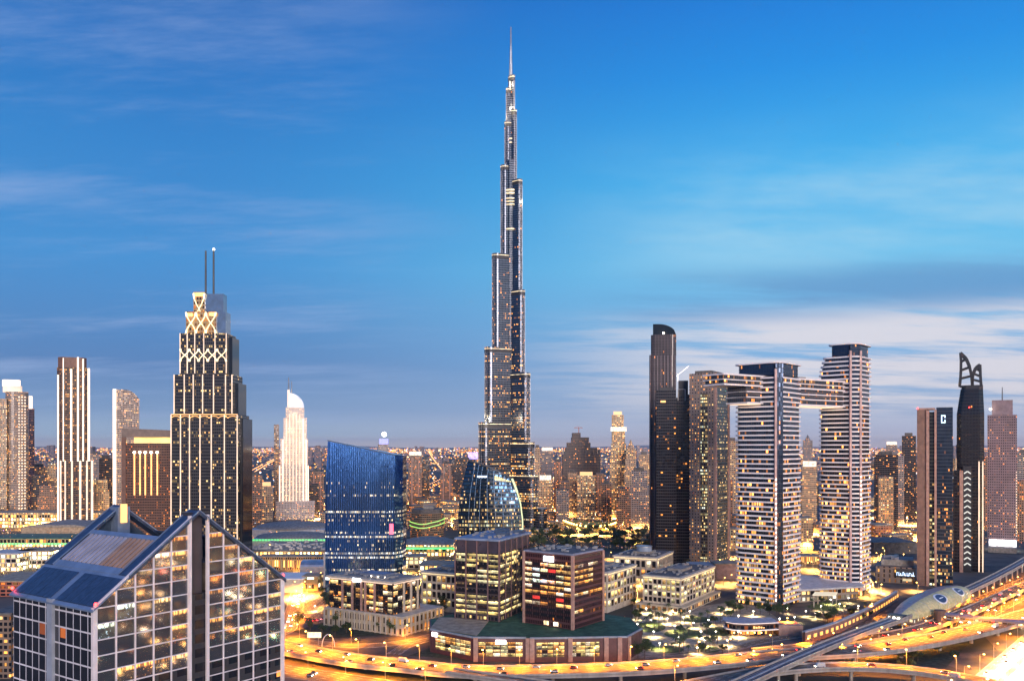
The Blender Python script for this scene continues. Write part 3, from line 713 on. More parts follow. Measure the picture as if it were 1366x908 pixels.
def white_hotel():
    Y = 1700.0; z = lambda py: ZZ(py, Y)
    t = thing('domed_tower', 'glowing white stepped tower topped by a shining half dome', 'skyscraper', (P(390, Y), Y+25, 0))
    f1 = facade('white_lit_wall', (.62, .52, .45, 1), (.05, .04, .04, 1), wx=3.0, wy=3.5, ww=.42, wh=.55, lit=.62, cols=WARM, es=1.7)
    f2 = facade('brown_side', (.24, .17, .13, 1), wx=3, wy=3.5, lit=.3, es=1.4)
    for x0, x1, yt, yb, off in ((372, 412, 620, None, 0), (374, 411, 585, 620, 3), (378, 409.5, 557, 585, 6), (381, 406, 543, 557, 9)):
        MB().box(P(x0, Y), P(x1, Y), Y+off, Y+48-off, 0 if yb is None else z(yb), z(yt)-.02).build('tier', f1, t)
    MB().box(P(365.5, Y), P(372, Y)-.1, Y+6, Y+42, 0, z(566)).build('side_wing', f2, t)
    d = MB(); cx, cy = P(386, Y), Y+24; K = 10; r = P(406, Y)-cx
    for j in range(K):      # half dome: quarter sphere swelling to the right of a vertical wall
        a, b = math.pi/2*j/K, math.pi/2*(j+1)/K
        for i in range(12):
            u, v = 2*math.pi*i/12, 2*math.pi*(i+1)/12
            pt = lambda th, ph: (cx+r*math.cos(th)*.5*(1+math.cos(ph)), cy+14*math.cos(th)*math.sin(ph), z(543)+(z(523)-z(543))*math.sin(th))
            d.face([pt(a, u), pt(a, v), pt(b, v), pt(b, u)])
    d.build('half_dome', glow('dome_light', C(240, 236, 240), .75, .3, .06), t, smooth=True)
    MB().box(P(383.3, Y), P(386.4, Y), Y+16, Y+30, z(543), z(519)).build('crown_wall', M['glow_soft'], t)
    MB().cyl(P(385, Y), cy, z(519), z(502), 1.9, 1.0, 8).build('mast', M['steel'], t)
    MB().cyl(P(389, Y), cy, z(526), z(507), 1.5, .8, 8).build('mast', M['steel'], t)
    for x, yt in ((373, 621), (377.5, 586), (382, 558), (386.5, 552), (391, 552), (395.5, 552), (400, 552), (404.5, 558), (408.5, 586), (411.3, 621)):
        X = P(x, Y); MB().box(X-.9, X+.9, Y-1.6, Y+8, 20, z(yt)).build('glow_pilaster', M['glow_soft'] if x > 380 and x < 404 else M['glow_white'], t)  # floodlighting put into glowing pilasters and brightly lit wall windows
    MB().box(P(368, Y), P(420, Y), Y-14, Y-.2, 0, z(668)).build('podium', f1, t)
white_hotel()
# ---------------------------------------------------------------- blue glass office with a sloping top
def blue_office():
    Y = 848.0; z = lambda py: ZZ(py, Y)
    t = thing('blue_glass_tower', 'deep blue glass tower with a straight slanted roofline and finned face', 'office tower', (P(482, Y), Y+15, 0))
    glass = facade('blue_glass', (.10, .27, .66, 1), (.11, .29, .70, 1), wx=1.25, wy=4.1, ww=.7, wh=.5, lit=.62, cols=[(0, C(255,214,150)), (.5, C(250,236,205)), (1, C(230,238,245))], es=1.7, gm=.92, gr=.07, rowamt=1.0, grad=(62, 112, 1.0, .0), tilt=.012, wr=.09, wm=.92)
    x0, x1 = P(433.5, Y), P(527, Y)
    def top(x): return z(587.5)+(x-x0)/(x1-x0)*(z(607)-z(587.5))
    K = 14
    fx = lambda z_: x0+max(0, (z_-95)/55)**1.6*2.6            # the left edge leans in towards the top
    poly = [(x0, Y+.8)]+[(x0+(x1-x0)*i/K, Y-1.5*math.sin(math.pi*i/K)) for i in range(1, K)]+[(x1, Y)]+[(x1+6, Y+14), (x1+7, Y+34), (x0+6, Y+34)]
    p2 = [(fx(150) if i == 0 else p[0], p[1]) for i, p in enumerate(poly)]
    mp = MB(); mp.prism(poly, 0, 96, False, False); mp.prism(poly, 96, lambda x, y: top(min(x, x1+3)), True, False, p2); mp.build('curtain_wall', glass, t)
    fin = plain('blue_fin', (.05, .13, .32), .35, .6)
    for i in range(1, 33):
        x = x0+(x1-x0)*i/33; y = Y-1.5*math.sin(math.pi*i/33)
        xt = x if i > 2 else x+1.6
        MB().bar((x, y-.22, 4), (xt, y-.22, top(xt)-.3), .22, .5).build('glass_fin', fin, t)
    r = MB(); r.bar((fx(150), Y-.5, top(x0)+.2), (x1, Y-.4, top(x1)+.2), 1.0, .7); r.bar((x1, Y-.4, top(x1)+.2), (x1+6, Y+14, top(x1+3)+.2), 1, .7); r.build('roof_edge', M['dark'], t)
    MB().box(x0+1, x1-1, Y-2.4, Y-1.7, 13, 15.5).build('lobby_light', glow('lobby_strip', C(235, 250, 240), 1.6, .5, .4), t)
    MB().box(x0-1.2, x0+.5, Y-1.2, Y+.6, 0, 40).build('edge_column', M['steel'], t)
    MB().box(P(520, Y), P(525, Y), Y-2.2, Y-1.6, z(712), z(698)).build('red_sign', glow('red_screen', C(255, 50, 90), 2.0), t)
blue_office()
# ---------------------------------------------------------------- sail shaped glass office
def sail_office():
    Y = 900.0; z = lambda py: ZZ(py, Y)
    t = thing('sail_tower', 'sail shaped dark glass office with a curved roof and lime lit edge', 'office tower', (P(655, Y), Y+15, 0))
    glass = facade('sail_glass', (.012, .02, .035, 1), (.03, .08, .15, 1), wx=1.5, wy=4.0, ww=.9, wh=.62, lit=.62, cols=PALE, es=1.2, gm=.85, gr=.08, rowamt=.75, grad=(70, 100, 1.0, .12), tilt=.02, wr=.25, wm=.5)
    L = [(612, 712), (611, 690), (612.5, 672), (616, 650), (620, 632), (624.5, 614)]
    Rr = [(697.5, 712), (697, 692), (694.5, 672), (690, 656), (686, 645), (683, 638)]
    dep = 30
    m = MB()
    prof = [(px, py) for px, py in L]
    rows = []
    for (lx, ly), (rx, ry) in zip([(611, 780)]+L, [(698, 780)]+Rr): rows.append((P(lx, Y), z(ly), P(rx, Y), z(ry)))
    K = 12
    def pt(i, k, y):
        a, za, b, zb = rows[i]; f = k/K; bulge = math.sin(math.pi*f)
        return (a+(b-a)*f, y-(4*bulge if y < Y+5 else 0), za+(zb-za)*f+(2.2*bulge if i == len(rows)-1 else 0))
    for i in range(len(rows)-1):
        for k in range(K):
            q4 = [pt(i, k, Y), pt(i, k+1, Y), pt(i+1, k+1, Y), pt(i+1, k, Y)]
            m.face(q4, [(p[0]-P(611, Y), p[2]) for p in q4])
            q4 = [pt(i, k+1, Y+dep), pt(i, k, Y+dep), pt(i+1, k, Y+dep), pt(i+1, k+1, Y+dep)]
            m.face(q4, [(p[0]-P(611, Y), p[2]) for p in q4])
        for k, s in ((0, 1), (K, -1)):
            q4 = [pt(i, k, Y+dep), pt(i, k, Y), pt(i+1, k, Y), pt(i+1, k, Y+dep)][::s]
            m.face(q4, [(p[1], p[2]) for p in q4])
    n = len(rows)-1
    m.build('curtain_wall', glass, t)
    rf = MB()
    for k in range(K): rf.face([pt(n, k, Y), pt(n, k+1, Y), pt(n, k+1, Y+dep), pt(n, k, Y+dep)])
    rf.build('roof', M['roof_dark'], t)
    e = MB(); b = MB()
    for i in range(n):
        e.bar(pt(i, K, Y-.8), pt(i+1, K, Y-.8), 1.3, 2.2)
    e.build('lime_edge', glow('pale_lime', C(215, 228, 150), .9), t)
    for k in range(K): b.bar(pt(n, k, Y-.4), pt(n, k+1, Y-.4), .9, 1.2)
    b.build('roof_edge', M['dark'], t)
    fin = plain('sail_fin', (.12, .2, .32), .3, .7)
    for k in (2, 3, 4, 5.5, 7, 8.5, 10):
        f = MB(); k = k/K
        for i in range(n):
            def q_(i):
                a, za, b2, zb = rows[i]; return (a+(b2-a)*k, Y-4*math.sin(math.pi*k)-.25, za+(zb-za)*k)
            f.bar(q_(i), q_(i+1), .3, .5)
        f.build('glass_fin', fin, t)
    s = MB(); zz = z(636)
    for i in range(7):
        x = P(637+i*1.9, Y); s.box(x, x+1.0, Y-4.6, Y-4.3, zz-.2-(i % 2)*.4, zz+1.6)
    s.build('roof_sign', M['sign_blue'], t)
    g_ = MB()
    for i in range(9):
        x = P(660+i*2.5, Y); g_.box(x, x+1.5, Y-4.3+i*.2, Y-4.0+i*.2, z(640+i*.3), z(634+i*.9))
    g_.build('crown_lights', glow('crown_yellow', C(245, 220, 120), 1.0, .5, .4), t)
sail_office()
# ================================================================ RIGHT HAND TOWERS
def dark_round_tower():
    Y = 1150.0; z = lambda py: ZZ(py, Y)
    t = thing('round_topped_tower', 'tall dark ribbed tower with a curved rounded top, left of the twin towers', 'skyscraper', (P(884, Y), Y+18, 0))
    f1 = facade('dark_ribbed', (.075, .06, .065, 1), (.02, .018, .022, 1), wx=2.0, wy=3.6, ww=.5, wh=.9, lit=.035, cols=WARM, es=2.0, gr=.15)
    MB().prism(rounded(pxrect(866, 902, Y, 36), 6), 0, z(473)).build('tower_shaft', f1, t)
    MB().prism(rounded(pxrect(868, 902, Y+1, 33), 6), z(473)+.02, z(446)).build('upper_shaft', f1, t)
    x0, x1 = P(871, Y), P(901.8, Y)
    def top(x): 
        f = (x-x0)/(x1-x0); return z(446)+(z(431.5)-z(446))*math.sqrt(max(0, 1-max(0, f-.2)**2/.64))
    xs = [x0+(x1-x0)*i/12 for i in range(13)]
    m = MB()
    for i in range(12):
        a, b = xs[i], xs[i+1]; m.box(a, b, Y+3, Y+30, z(446)+.02, (top(a)+top(b))/2)
    m = MB(); poly = [(x, Y+3) for x in xs]+[(x, Y+30) for x in reversed(xs)]
    m.prism(poly, z(446)+.02, lambda x, y: top(x), False)
    for i in range(12): m.face([(xs[i], Y+3, top(xs[i])), (xs[i+1], Y+3, top(xs[i+1])), (xs[i+1], Y+30, top(xs[i+1])), (xs[i], Y+30, top(xs[i]))])
    m.build('curved_crown', M['black_glass'], t)
    for x in range(8):
        X = P(868+x*4.6, Y); inst('vertical_rib', RIB[0], (X, Y-.4, 0), parent=t)
    MB().ball(P(885, Y), Y+.5, z(444), 1.2).build('crown_lamp', M['lamp_white'], t)
RIB = []
_m = MB(); _m.box(-.5, .5, -.4, .37, 0, ZZ(474, 1150)); RIB.append(_m.mesh('vertical_rib', plain('rib_mauve', (.15, .12, .13), .5)))
dark_round_tower()
def dark_glass_pair():
    Y = 1020.0; z = lambda py: ZZ(py, Y)
    f1 = facade('dark_banded_glass', (.05, .045, .05, 1), (.015, .015, .02, 1), wx=2.6, wy=3.6, ww=.9, wh=.6, lit=.05, cols=WARM, es=1.6, gr=.1, clump=.03)
    t = thing('dark_glass_tower', 'black glass tower with a stepped sloping shoulder in front of the round topped tower', 'skyscraper', (P(900, Y), Y+20, 0))
    MB().prism(pxrect(875.5, 902, Y, 36), 0, z(520)).build('tower_shaft', f1, t)
    MB().prism(pxrect(879, 898, Y+3, 28), z(520)+.02, z(516)).build('penthouse', M['dark'], t)
    MB().box(P(881, Y), P(888, Y), Y-.6, Y-.05, z(536.5), z(534)).build('lit_terrace', M['led_gold'], t)
    x0, x1 = P(902, Y)+.05, P(925, Y)
    poly = [(x0, Y+4), (x1, Y+4), (x1, Y+38), (x0, Y+38)]
    MB().prism(poly, 0, lambda x, y: z(530) if x < x0+1 else z(524), True).build('lower_shaft', f1, t)
    MB().box(P(905, Y), P(918, Y), Y+6, Y+30, z(530), z(507)).build('raised_core', M['dark'], t)
    fr = MB(); a, b = P(904.5, Y), P(914, Y)
    for p, q_ in (((a, Y+3.4, z(519)), (b, Y+3.4, z(519))), ((a, Y+3.4, z(534)), (a, Y+3.4, z(519))), ((b, Y+3.4, z(534)), (b, Y+3.4, z(519)))): fr.bar(p, q_, .9, .6)
    fr.build('portal_frame', M['pale_concrete'], t)
    c = MB(); c.bar((P(908, Y), Y+18, z(507)), (P(908, Y), Y+18, z(497)), .7); c.bar((P(906, Y), Y+18, z(500)), (P(923, Y), Y+18, z(486)), .5)
    k = thing('roof_crane', 'small crane jib leaning out over the roof of the black glass tower', 'crane', (P(908, Y), Y+18, z(507)))
    c.build('crane_jib', M['steel'], k)
dark_glass_pair()
def brown_slab():
    Y = 980.0; c = (P(953, Y), Y); z = lambda py: ZZ(py, Y)
    t = thing('brown_slab_tower', 'brown concrete tower with a yellow lit window column and glass right side, beside the skybridge', 'skyscraper', (c[0], c[1], 0))
    ld, rd = (-.85, .53), (.53, .85)
    stone = facade('brown_wall', (.235, .18, .15, 1), wx=3.4, wy=3.6, ww=.34, wh=.4, lit=.42, cols=WARM, es=1.8)
    glass = facade('green_glass', (.08, .09, .08, 1), (.02, .03, .03, 1), wx=2.2, wy=3.6, ww=.85, wh=.55, lit=.30, cols=PALE, es=1.5)
    p = corner_rect(c, ld, 30, rd, 50)
    MB().prism(p, 0, z(497)).build('tower_shaft', stone, t)
    n = (rd[1], -rd[0])
    o = (c[0]+rd[0]*5+n[0]*.05, c[1]+rd[1]*5+n[1]*.05)
    MB().obox(o, (rd[0]*40, rd[1]*40), (n[0]*1.0, n[1]*1.0), 0, z(512)).build('glass_side', glass, t)
    ln = (ld[1]*-1, ld[0]); ln = (-ld[1], ld[0]); ln = (-.53, -.85)
    # recessed window column on the brown face
    col = facade('bright_column', (.10, .08, .06, 1), wx=2.0, wy=3.6, ww=.7, wh=.62, lit=.62, cols=PALE, es=1.5)
    o = (c[0]+ld[0]*8+ln[0]*.06, c[1]+ld[1]*8+ln[1]*.06)
    MB().obox(o, (ld[0]*8, ld[1]*8), (ln[0]*.6, ln[1]*.6), 10, z(524)).build('window_column', col, t)
    for a in (0, 47):
        o = (c[0]+rd[0]*a+n[0]*.1, c[1]+rd[1]*a+n[1]*.1)
        MB().obox(o, (rd[0]*3.5, rd[1]*3.5), (n[0]*2, n[1]*2), 0, z(499)).build('corner_pier', M['salmon'], t)
    MB().prism(grow(p, -5), z(497)+.02, z(493)).build('roof_plant', M['roof_dark'], t)
brown_slab()
# ---------------------------------------------------------------- the twin towers and the skybridge
LD, RD = (-.75, .66), (.66, .75)
SLAB = plain('balcony_white', (.80, .74, .72), .5, var=.08)
tw_glass = facade('twin_glass', (.06, .055, .06, 1), (.05, .065, .09, 1), wx=2.3, wy=4.3, ww=.9, wh=.8, lit=.36, cols=WARM, es=3.2, gm=.75, gr=.1, rowamt=.5, grad=(15, 140, 1.7, .2), tilt=.03)
navy = facade('navy_slot', (.015, .02, .03, 1), (.03, .05, .09, 1), wx=1.5, wy=4.3, ww=.9, wh=.9, lit=.06, cols=MIXED, es=1.5, gm=.7, gr=.1)
def twin(c, ll, rl, ztop, label, taper=None, slot=0):
    t = thing('balcony_tower', label, 'skyscraper', (c[0], c[1], 0), 'twin balcony towers joined by a skybridge')
    n1 = (-RD[0], -RD[1]); n2 = (RD[1], -RD[0])
    body = rounded(corner_rect(c, LD, ll, RD, rl), 9)
    zt = ztop-13
    def poly_at(z_, g_):
        l = ll
        if taper and z_ > taper[0]:
            f = (z_-taper[0])/(ztop-taper[0]); l = ll*(1-(1-taper[1])*f**1.5)
        return rounded(grow(corner_rect(c, LD, l, RD, rl), g_), 9)
    if taper:
        MB().prism(body, 0, taper[0]).build('glass_shaft', tw_glass, t)
        k = 6; a = taper[0]
        for i in range(k):
            b = taper[0]+(zt-taper[0])*(i+1)/k
            MB().prism(poly_at((a+b)/2, 0), a+.02, b).build('glass_shaft', tw_glass, t); a = b
    else: MB().prism(body, 0, zt).build('glass_shaft', tw_glass, t)
    me = None; fl = 4.3; i = 1
    while i*fl < zt+1:
        z_ = i*fl
        if taper and z_ > taper[0]:
            MB().prism(poly_at(z_, 1.7), z_-.55, z_+.85, True, True).build('balcony', SLAB, t)
        else:
            if me is None:
                m = MB(); m.prism([(x-c[0], y-c[1]) for x, y in grow(body, 1.7)], -.55, .85, True, True); me = m.mesh('balcony', SLAB)
            inst('balcony', me, (c[0], c[1], z_), parent=t)
        i += 1
    cap = poly_at(ztop, -.8)
    MB().prism(cap, zt+1, ztop-1.5).build('penthouse', navy, t)
    MB().prism(poly_at(ztop, 1.5), ztop-1.49, ztop-.4, True, True).build('roof_slab', SLAB, t)
    # corner slot of dark glass with slim lit piers
    w = slot
    o = (c[0]+LD[0]*w*.55+n1[0]*2.2*0, c[1]+LD[1]*w*.55)
    d = (RD[0]*w*.55-LD[0]*w*.55, RD[1]*w*.55-LD[1]*w*.55)
    f = Vector((0, -1))
    MB().prism([(o[0], o[1]-2.2), (o[0]+d[0], o[1]+d[1]-2.2), (o[0]+d[0], o[1]+d[1]+6), (o[0], o[1]+6)], 0, ztop-2.2).build('corner_slot', navy, t)
    return t, o, d
T1c, T2c = (239, 762), (335, 830)
t1, o1, d1 = twin(T1c, 44, 48, 221, 'left twin tower wrapped in pale balcony slabs, carrying the cantilevered end of the skybridge', None, 9)
t2, o2, d2 = twin(T2c, 38, 41, 246, 'right taller twin tower of pale balcony slabs, its upper left side tapering inward', (212, .74), 13)
pink = plain('pink_lit_pier', (.46, .30, .27), .55, scale=.2)  # pink lighting on the piers put into their base colour
for tt, o, d, zt in ((t1, o1, d1, 214), (t2, o2, d2, 238)):
    for e in (0, 1) if tt is t2 else (0,):
        x, y = o[0]+d[0]*e, o[1]+d[1]*e
        MB().box(x-1.0, x+1.0, y-3.4, y-1.6, 0, zt).build('lit_pier', pink, tt)
    m = MB()
    for k in range(26): m.ball(o[0]+(d[0] if tt is t2 else 0), o[1]-3.9+(d[1] if tt is t2 else 0), 8+k*4.3, .45, 6, 4)
    m.build('pier_lights', M['lamp_white'], tt)['kind'] = 'stuff'
def skybridge():
    a = Vector((177.5, 755)); b = Vector((328, 853)); d = (b-a).normalized(); n = Vector((d.y, -d.x)); L = (b-a).length
    t = thing('skybridge', 'long slab skybridge linking the twin towers with one end jutting out to the left', 'skybridge', (a.x, a.y, 200))
    w = 22
    def seg(s0, s1, z0, z1, nm, mat, g_=0):
        o = a+d*s0+n*(w/2+g_); MB().obox((o.x, o.y), tuple(d*(s1-s0)), tuple(-n*(w+2*g_)), z0, z1).build(nm, mat, t)
    gl = facade('bridge_glass', (.12, .1, .1, 1), (.02, .025, .035, 1), wx=2.3, wy=4.0, ww=.92, wh=.8, lit=.2, cols=WARM, es=1.7, gr=.1)
    seg(2, L, 200, 207.4, 'glass_storeys', gl)
    seg(0, L, 207.42, 208.9, 'bridge_slab', SLAB, 1.5)
    seg(0, L, 203.2, 204.0, 'bridge_slab', SLAB, 1.2)
    seg(1, L, 198.6, 199.98, 'bridge_slab', SLAB, 1.2)
    seg(30, L, 184.6, 198.58, 'lower_storeys', gl)
    for z_ in (188.6, 193.4): seg(30, L, z_, z_+1, 'bridge_slab', SLAB, 1.2)
    seg(30, L, 183.2, 184.58, 'bridge_slab', SLAB, 1.5)
    seg(84, 116, 208.92, 210.4, 'roof_garden', M['roof_dark'], -3)
    seg(32, L, 182.6, 183.18, 'soffit_light', M['glow_soft'], -1)
skybridge()
def pool_terrace():
    c = (P(1080, 850), 850)
    t = thing('lit_podium', 'low lit podium terrace between the feet of the twin towers', 'podium', (265, 800, 0))
    MB().prism([(255, 790), (330, 815), (345, 860), (290, 880), (262, 835)], 0, 11).build('podium_base', facade('podium_front', (.4, .3, .22, 1), wx=5, wy=5.5, ww=.8, wh=.6, lit=.75, cols=WARM, es=2), t)
    MB().prism([(252, 786), (334, 811), (350, 862), (290, 886), (258, 838)], 11.02, 12.6, True, True).build('podium_roof', M['pale_concrete'], t)
    cn = thing('square_canopy', 'pale square lit canopy over palms at the foot of the twin towers', 'canopy', (283, 768, 0))
    MB().obox((270, 768), (20, -2), (8, 16), 11, 11.8).build('canopy_roof', glow('canopy_light', C(255, 236, 190), .55), cn)
    for x, y in ((272, 770), (288, 768), (280, 782), (296, 780)): MB().cyl(x, y, 0, 11, .5, n=8).build('column', M['cream'], cn)
pool_terrace()
# ---------------------------------------------------------------- towers right of the twins
def brown_navy():
    Y = 884.0; z = lambda py: ZZ(py, Y)
    t = thing('two_tone_tower', 'tower half brown stone and half navy glass with a red beacon on its left corner', 'skyscraper', (P(1246, Y), Y+14, 0))
    gl = facade('navy_tower_glass', (.02, .03, .05, 1), (.03, .05, .085, 1), wx=2, wy=3.7, ww=.92, wh=.75, lit=.2, cols=MIXED, es=1.5, gm=.6, gr=.08, grad=(20, 130, 2.4, .25), rowamt=.8)
    st = plain('brown_fin', (.21, .12, .085), .6, scale=.2)
    MB().box(P(1248.5, Y), P(1270.5, Y), Y+3, Y+30, 0, z(543)).build('glass_half', gl, t)
    MB().box(P(1222.5, Y), P(1235, Y), Y, Y+26, 0, z(546)).build('brown_wall', st, t)
    MB().box(P(1235, Y)+.02, P(1239, Y), Y-1.4, Y+26, 0, z(547)).build('stone_fin', M['salmon'], t)
    MB().box(P(1239, Y)+.02, P(1246, Y)-.02, Y+.8, Y+27, 0, z(549)).build('dark_glazing', facade('dark_strip', (.02, .02, .02, 1), wx=3, wy=3.7, ww=.9, wh=.6, lit=.3, cols=PALE, es=1.6, grad=(10, 130, 2.4, .0), rowamt=.9), t)
    MB().box(P(1246, Y), P(1249, Y), Y-1.4, Y+27, 0, z(546)).build('stone_fin', M['salmon'], t)
    MB().box(P(1224, Y), P(1247, Y), Y+2, Y+20, z(546), z(543.5)).build('roof_parapet', M['salmon'], t)
    s = MB(); X, y = P(1255, Y), Y+2.4
    for a, b, c_, d_ in ((0, 4.4, 7.2, 8.2), (0, 1, 0, 8), (0, 4.4, 0, 1), (3.4, 4.4, 0, 3.4), (3.4, 4.4, 5.4, 8)): s.box(X+a, X+b, y, y+.5, z(564)+c_, z(564)+d_)
    s.build('lit_emblem', M['sign_blue'], t)
    MB().ball(P(1223.5, Y), Y+2, z(544), .9).build('red_beacon', M['lamp_red'], t)
brown_navy()
def horned_tower():
    Y = 990.0; z = lambda py: ZZ(py, Y); k = Y/F
    t = thing('horned_tower', 'near black tower crowned by two curved horn blades', 'skyscraper', (P(1294, Y), Y+16, 0))
    blk = facade('black_tower', (.018, .016, .02, 1), (.012, .012, .016, 1), wx=1.7, wy=3.7, ww=.7, wh=.8, lit=.012, cols=WARM, es=1.6, gr=.15, wr=.4)
    def oct_(x0, x1, off, dep, ch=5):
        r = pxrect(x0, x1, Y+off, dep); return [(r[0][0]+ch, r[0][1]), (r[1][0]-ch, r[1][1]), (r[1][0], r[1][1]+ch), (r[2][0], r[2][1]-ch), (r[2][0]-ch, r[2][1]), (r[3][0]+ch, r[3][1]), (r[3][0], r[3][1]-ch), (r[0][0], r[0][1]+ch)]
    MB().prism(oct_(1276, 1313, 0, 34), 0, z(552)).build('tower_shaft', blk, t)
    MB().prism(oct_(1276, 1313, 0, 34), z(552)+.02, z(518), True, False, oct_(1279.5, 1309.5, 3, 28)).build('shoulder', blk, t)
    MB().prism(oct_(1280, 1309, 4, 26), z(518)+.02, z(513)).build('crown_base', M['dark'], t)
    def horn(outer, inner, nm):
        for off in (6, 22):
            m = MB()
            f = lambda p: (P(p[0], Y), Y+off, z(p[1]))
            for L_ in (outer, inner):
                for a, b in zip(L_, L_[1:]): m.bar(f(a), f(b), 3.2, 3.6)
            for i, (a, b) in enumerate(zip(outer[1:], inner[1:])):
                m.bar(f(a), f(b), 1.6, 1.6)
            h = m.build(nm, M['dark'], t)
    lo = [(1281, 469), (1281.8, 480), (1281.6, 492), (1281, 503), (1280, 514)]
    li = [(1281, 469), (1289, 477), (1293.5, 488), (1296, 500), (1297, 514)]
    ro = [(1307.5, 486), (1307.8, 494), (1308, 501), (1308.5, 508), (1309, 514)]
    ri = [(1307.5, 486), (1301.5, 490), (1298.5, 497), (1297.3, 505), (1297.5, 514)]
    horn(lo, li, 'horn_blade'); horn(ro, ri, 'horn_blade')
    # vaulted web between the two horn frames
    w = MB()
    for L_ in (li, ri):
        for a, b in zip(L_, L_[1:]):
            w.face([(P(a[0], Y), Y+6, z(a[1])), (P(b[0], Y), Y+6, z(b[1])), (P(b[0], Y), Y+22, z(b[1])), (P(a[0], Y), Y+22, z(a[1]))])
    w.build('horn_web', M['dark'], t)
    CHG = glow('chevron_glow', C(236, 240, 226), .6)
    an = MB().box(P(1271.5, Y), P(1284, Y), Y-14, Y-.05, 0, z(627)).build('annexe', blk, t)
    MB().box(P(1283, Y)-2.5, P(1285, Y)-.1, Y-15, Y-14.05, 0, z(627)).build('stone_pier', M['salmon'], t)
    MB().box(P(1285, Y), P(1296, Y), Y-9, Y-.05, 0, z(622)).build('chevron_bay', M['dark'], t)
    for i in range(17):
        zz = 8+i*6.6; m = MB(); a, b = P(1286, Y), P(1295, Y)
        m.bar((a, Y-9.5, zz), ((a+b)/2, Y-9.5, zz+2.6), .9, 1.4); m.bar(((a+b)/2, Y-9.5, zz+2.6), (b, Y-9.5, zz), .9, 1.4)
        m.build('chevron_light', CHG, t)
    for x in (1306, 1311):
        X = P(x, Y); MB().box(X-.7, X+.7, Y-1.4, Y-.05, 0, z(615)).build('lit_pier', M['glow_soft'], t)
    MB().ball(P(1293, Y), Y-.8, z(543), .8).build('red_beacon', M['lamp_red'], t)
horned_tower()
def mauve_tower():
    Y = 1180.0; z = lambda py: ZZ(py, Y)
    t = thing('mauve_tower', 'mauve office tower with a mast crown and white lit base at the right edge', 'skyscraper', (P(1337, Y), Y+20, 0))
    f1 = facade('mauve_wall', (.23, .165, .175, 1), wx=3.0, wy=3.6, ww=.5, wh=.42, lit=.14, cols=WARM, es=2.0)
    MB().box(P(1317, Y), P(1356.5, Y), Y, Y+36, 16, z(553)).build('tower_shaft', f1, t)
    MB().box(P(1323, Y), P(1351, Y), Y+6, Y+30, z(553)+.02, z(533)).build('crown', M['brown_stone'] and plain('mauve_stone', (.24, .18, .19), .6), t)
    MB().cyl(P(1337, Y), Y+18, z(533), z(515), .9, .5, 8).build('mast', M['dark'], t)
    MB().box(P(1319, Y), P(1356, Y), Y-2, Y+30, 0, 15.98).build('lit_lobby', glow('lobby_white', C(255, 246, 246), 2.2, .6, .25), t)
    for i in range(14):
        pass
    m = MB()
    for i in range(24): m.ball(P(1355.8, Y), Y-.8, 22+i*3.8, .75, 6, 4)
    m.build('corner_lights', M['glow_white'], t)['kind'] = 'stuff'
    MB().ball(P(1321, Y), Y+3, z(545), 1.6).build('crown_lamp', M['lamp_white'], t)
    MB().box(P(1318, Y), P(1356, Y), Y-24, Y-2.1, 0, 7).build('forecourt', M['roof_grey'], t)
mauve_tower()
def sign_block():
    Y = 905.0; z = lambda py: ZZ(py, Y)
    t = thing('sign_block', 'low brown stone block with blue white roof lettering left of the two tone tower', 'building', (P(1195, Y), Y+15, 0))
    st = facade('sign_block_wall', (.19, .14, .11, 1), wx=6, wy=5, ww=.3, wh=.7, lit=.25, cols=WARM, es=1.6)
    MB().box(P(1168, Y), P(1221, Y), Y, Y+46, 0, z(756)).build('stone_block', st, t)
    MB().box(P(1175, Y), P(1219, Y), Y+10, Y+44, z(756)+.02, z(748)).build('roof_plant', M['roof_grey'], t)
    MB().box(P(1195, Y), P(1221, Y), Y-3, Y-.05, z(768.5), z(758)).build('sign_board', M['dark'], t)
    s = MB(); x = P(1196, Y); r_ = random.Random(3)
    for i in range(9):
        w = 1.0+r_.random()*.7; x0 = x+i*2.15
        h = 2.4+r_.random()*1.8; b = z(766.5)
        s.box(x0, x0+.5, Y-3.5, Y-3.1, b, b+h)
        s.box(x0+.5, x0+w+.3, Y-3.5, Y-3.1, b+(0 if i % 3 else h-.6), b+(.6 if i % 3 else h))
        if i % 2: s.box(x0+w+.3, x0+w+.75, Y-3.5, Y-3.1, b, b+h*.7)
    s.build('sign_lettering', M['sign_blue'], t)
    MB().box(P(1204, Y), P(1216, Y), Y-1.5, Y-.06, 3, z(771)).build('lit_bay', glow('bay_light', C(240, 214, 140), .55, .5, .3), t)
    for i in range(6):
        a, b = rng.uniform(1176, 1216), rng.uniform(8, 40)
        MB().box(P(a, Y), P(a, Y)+rng.uniform(4, 9), Y+b, Y+b+4, z(748), z(748)+2.5).build('roof_unit', M['steel'], t)
sign_block()
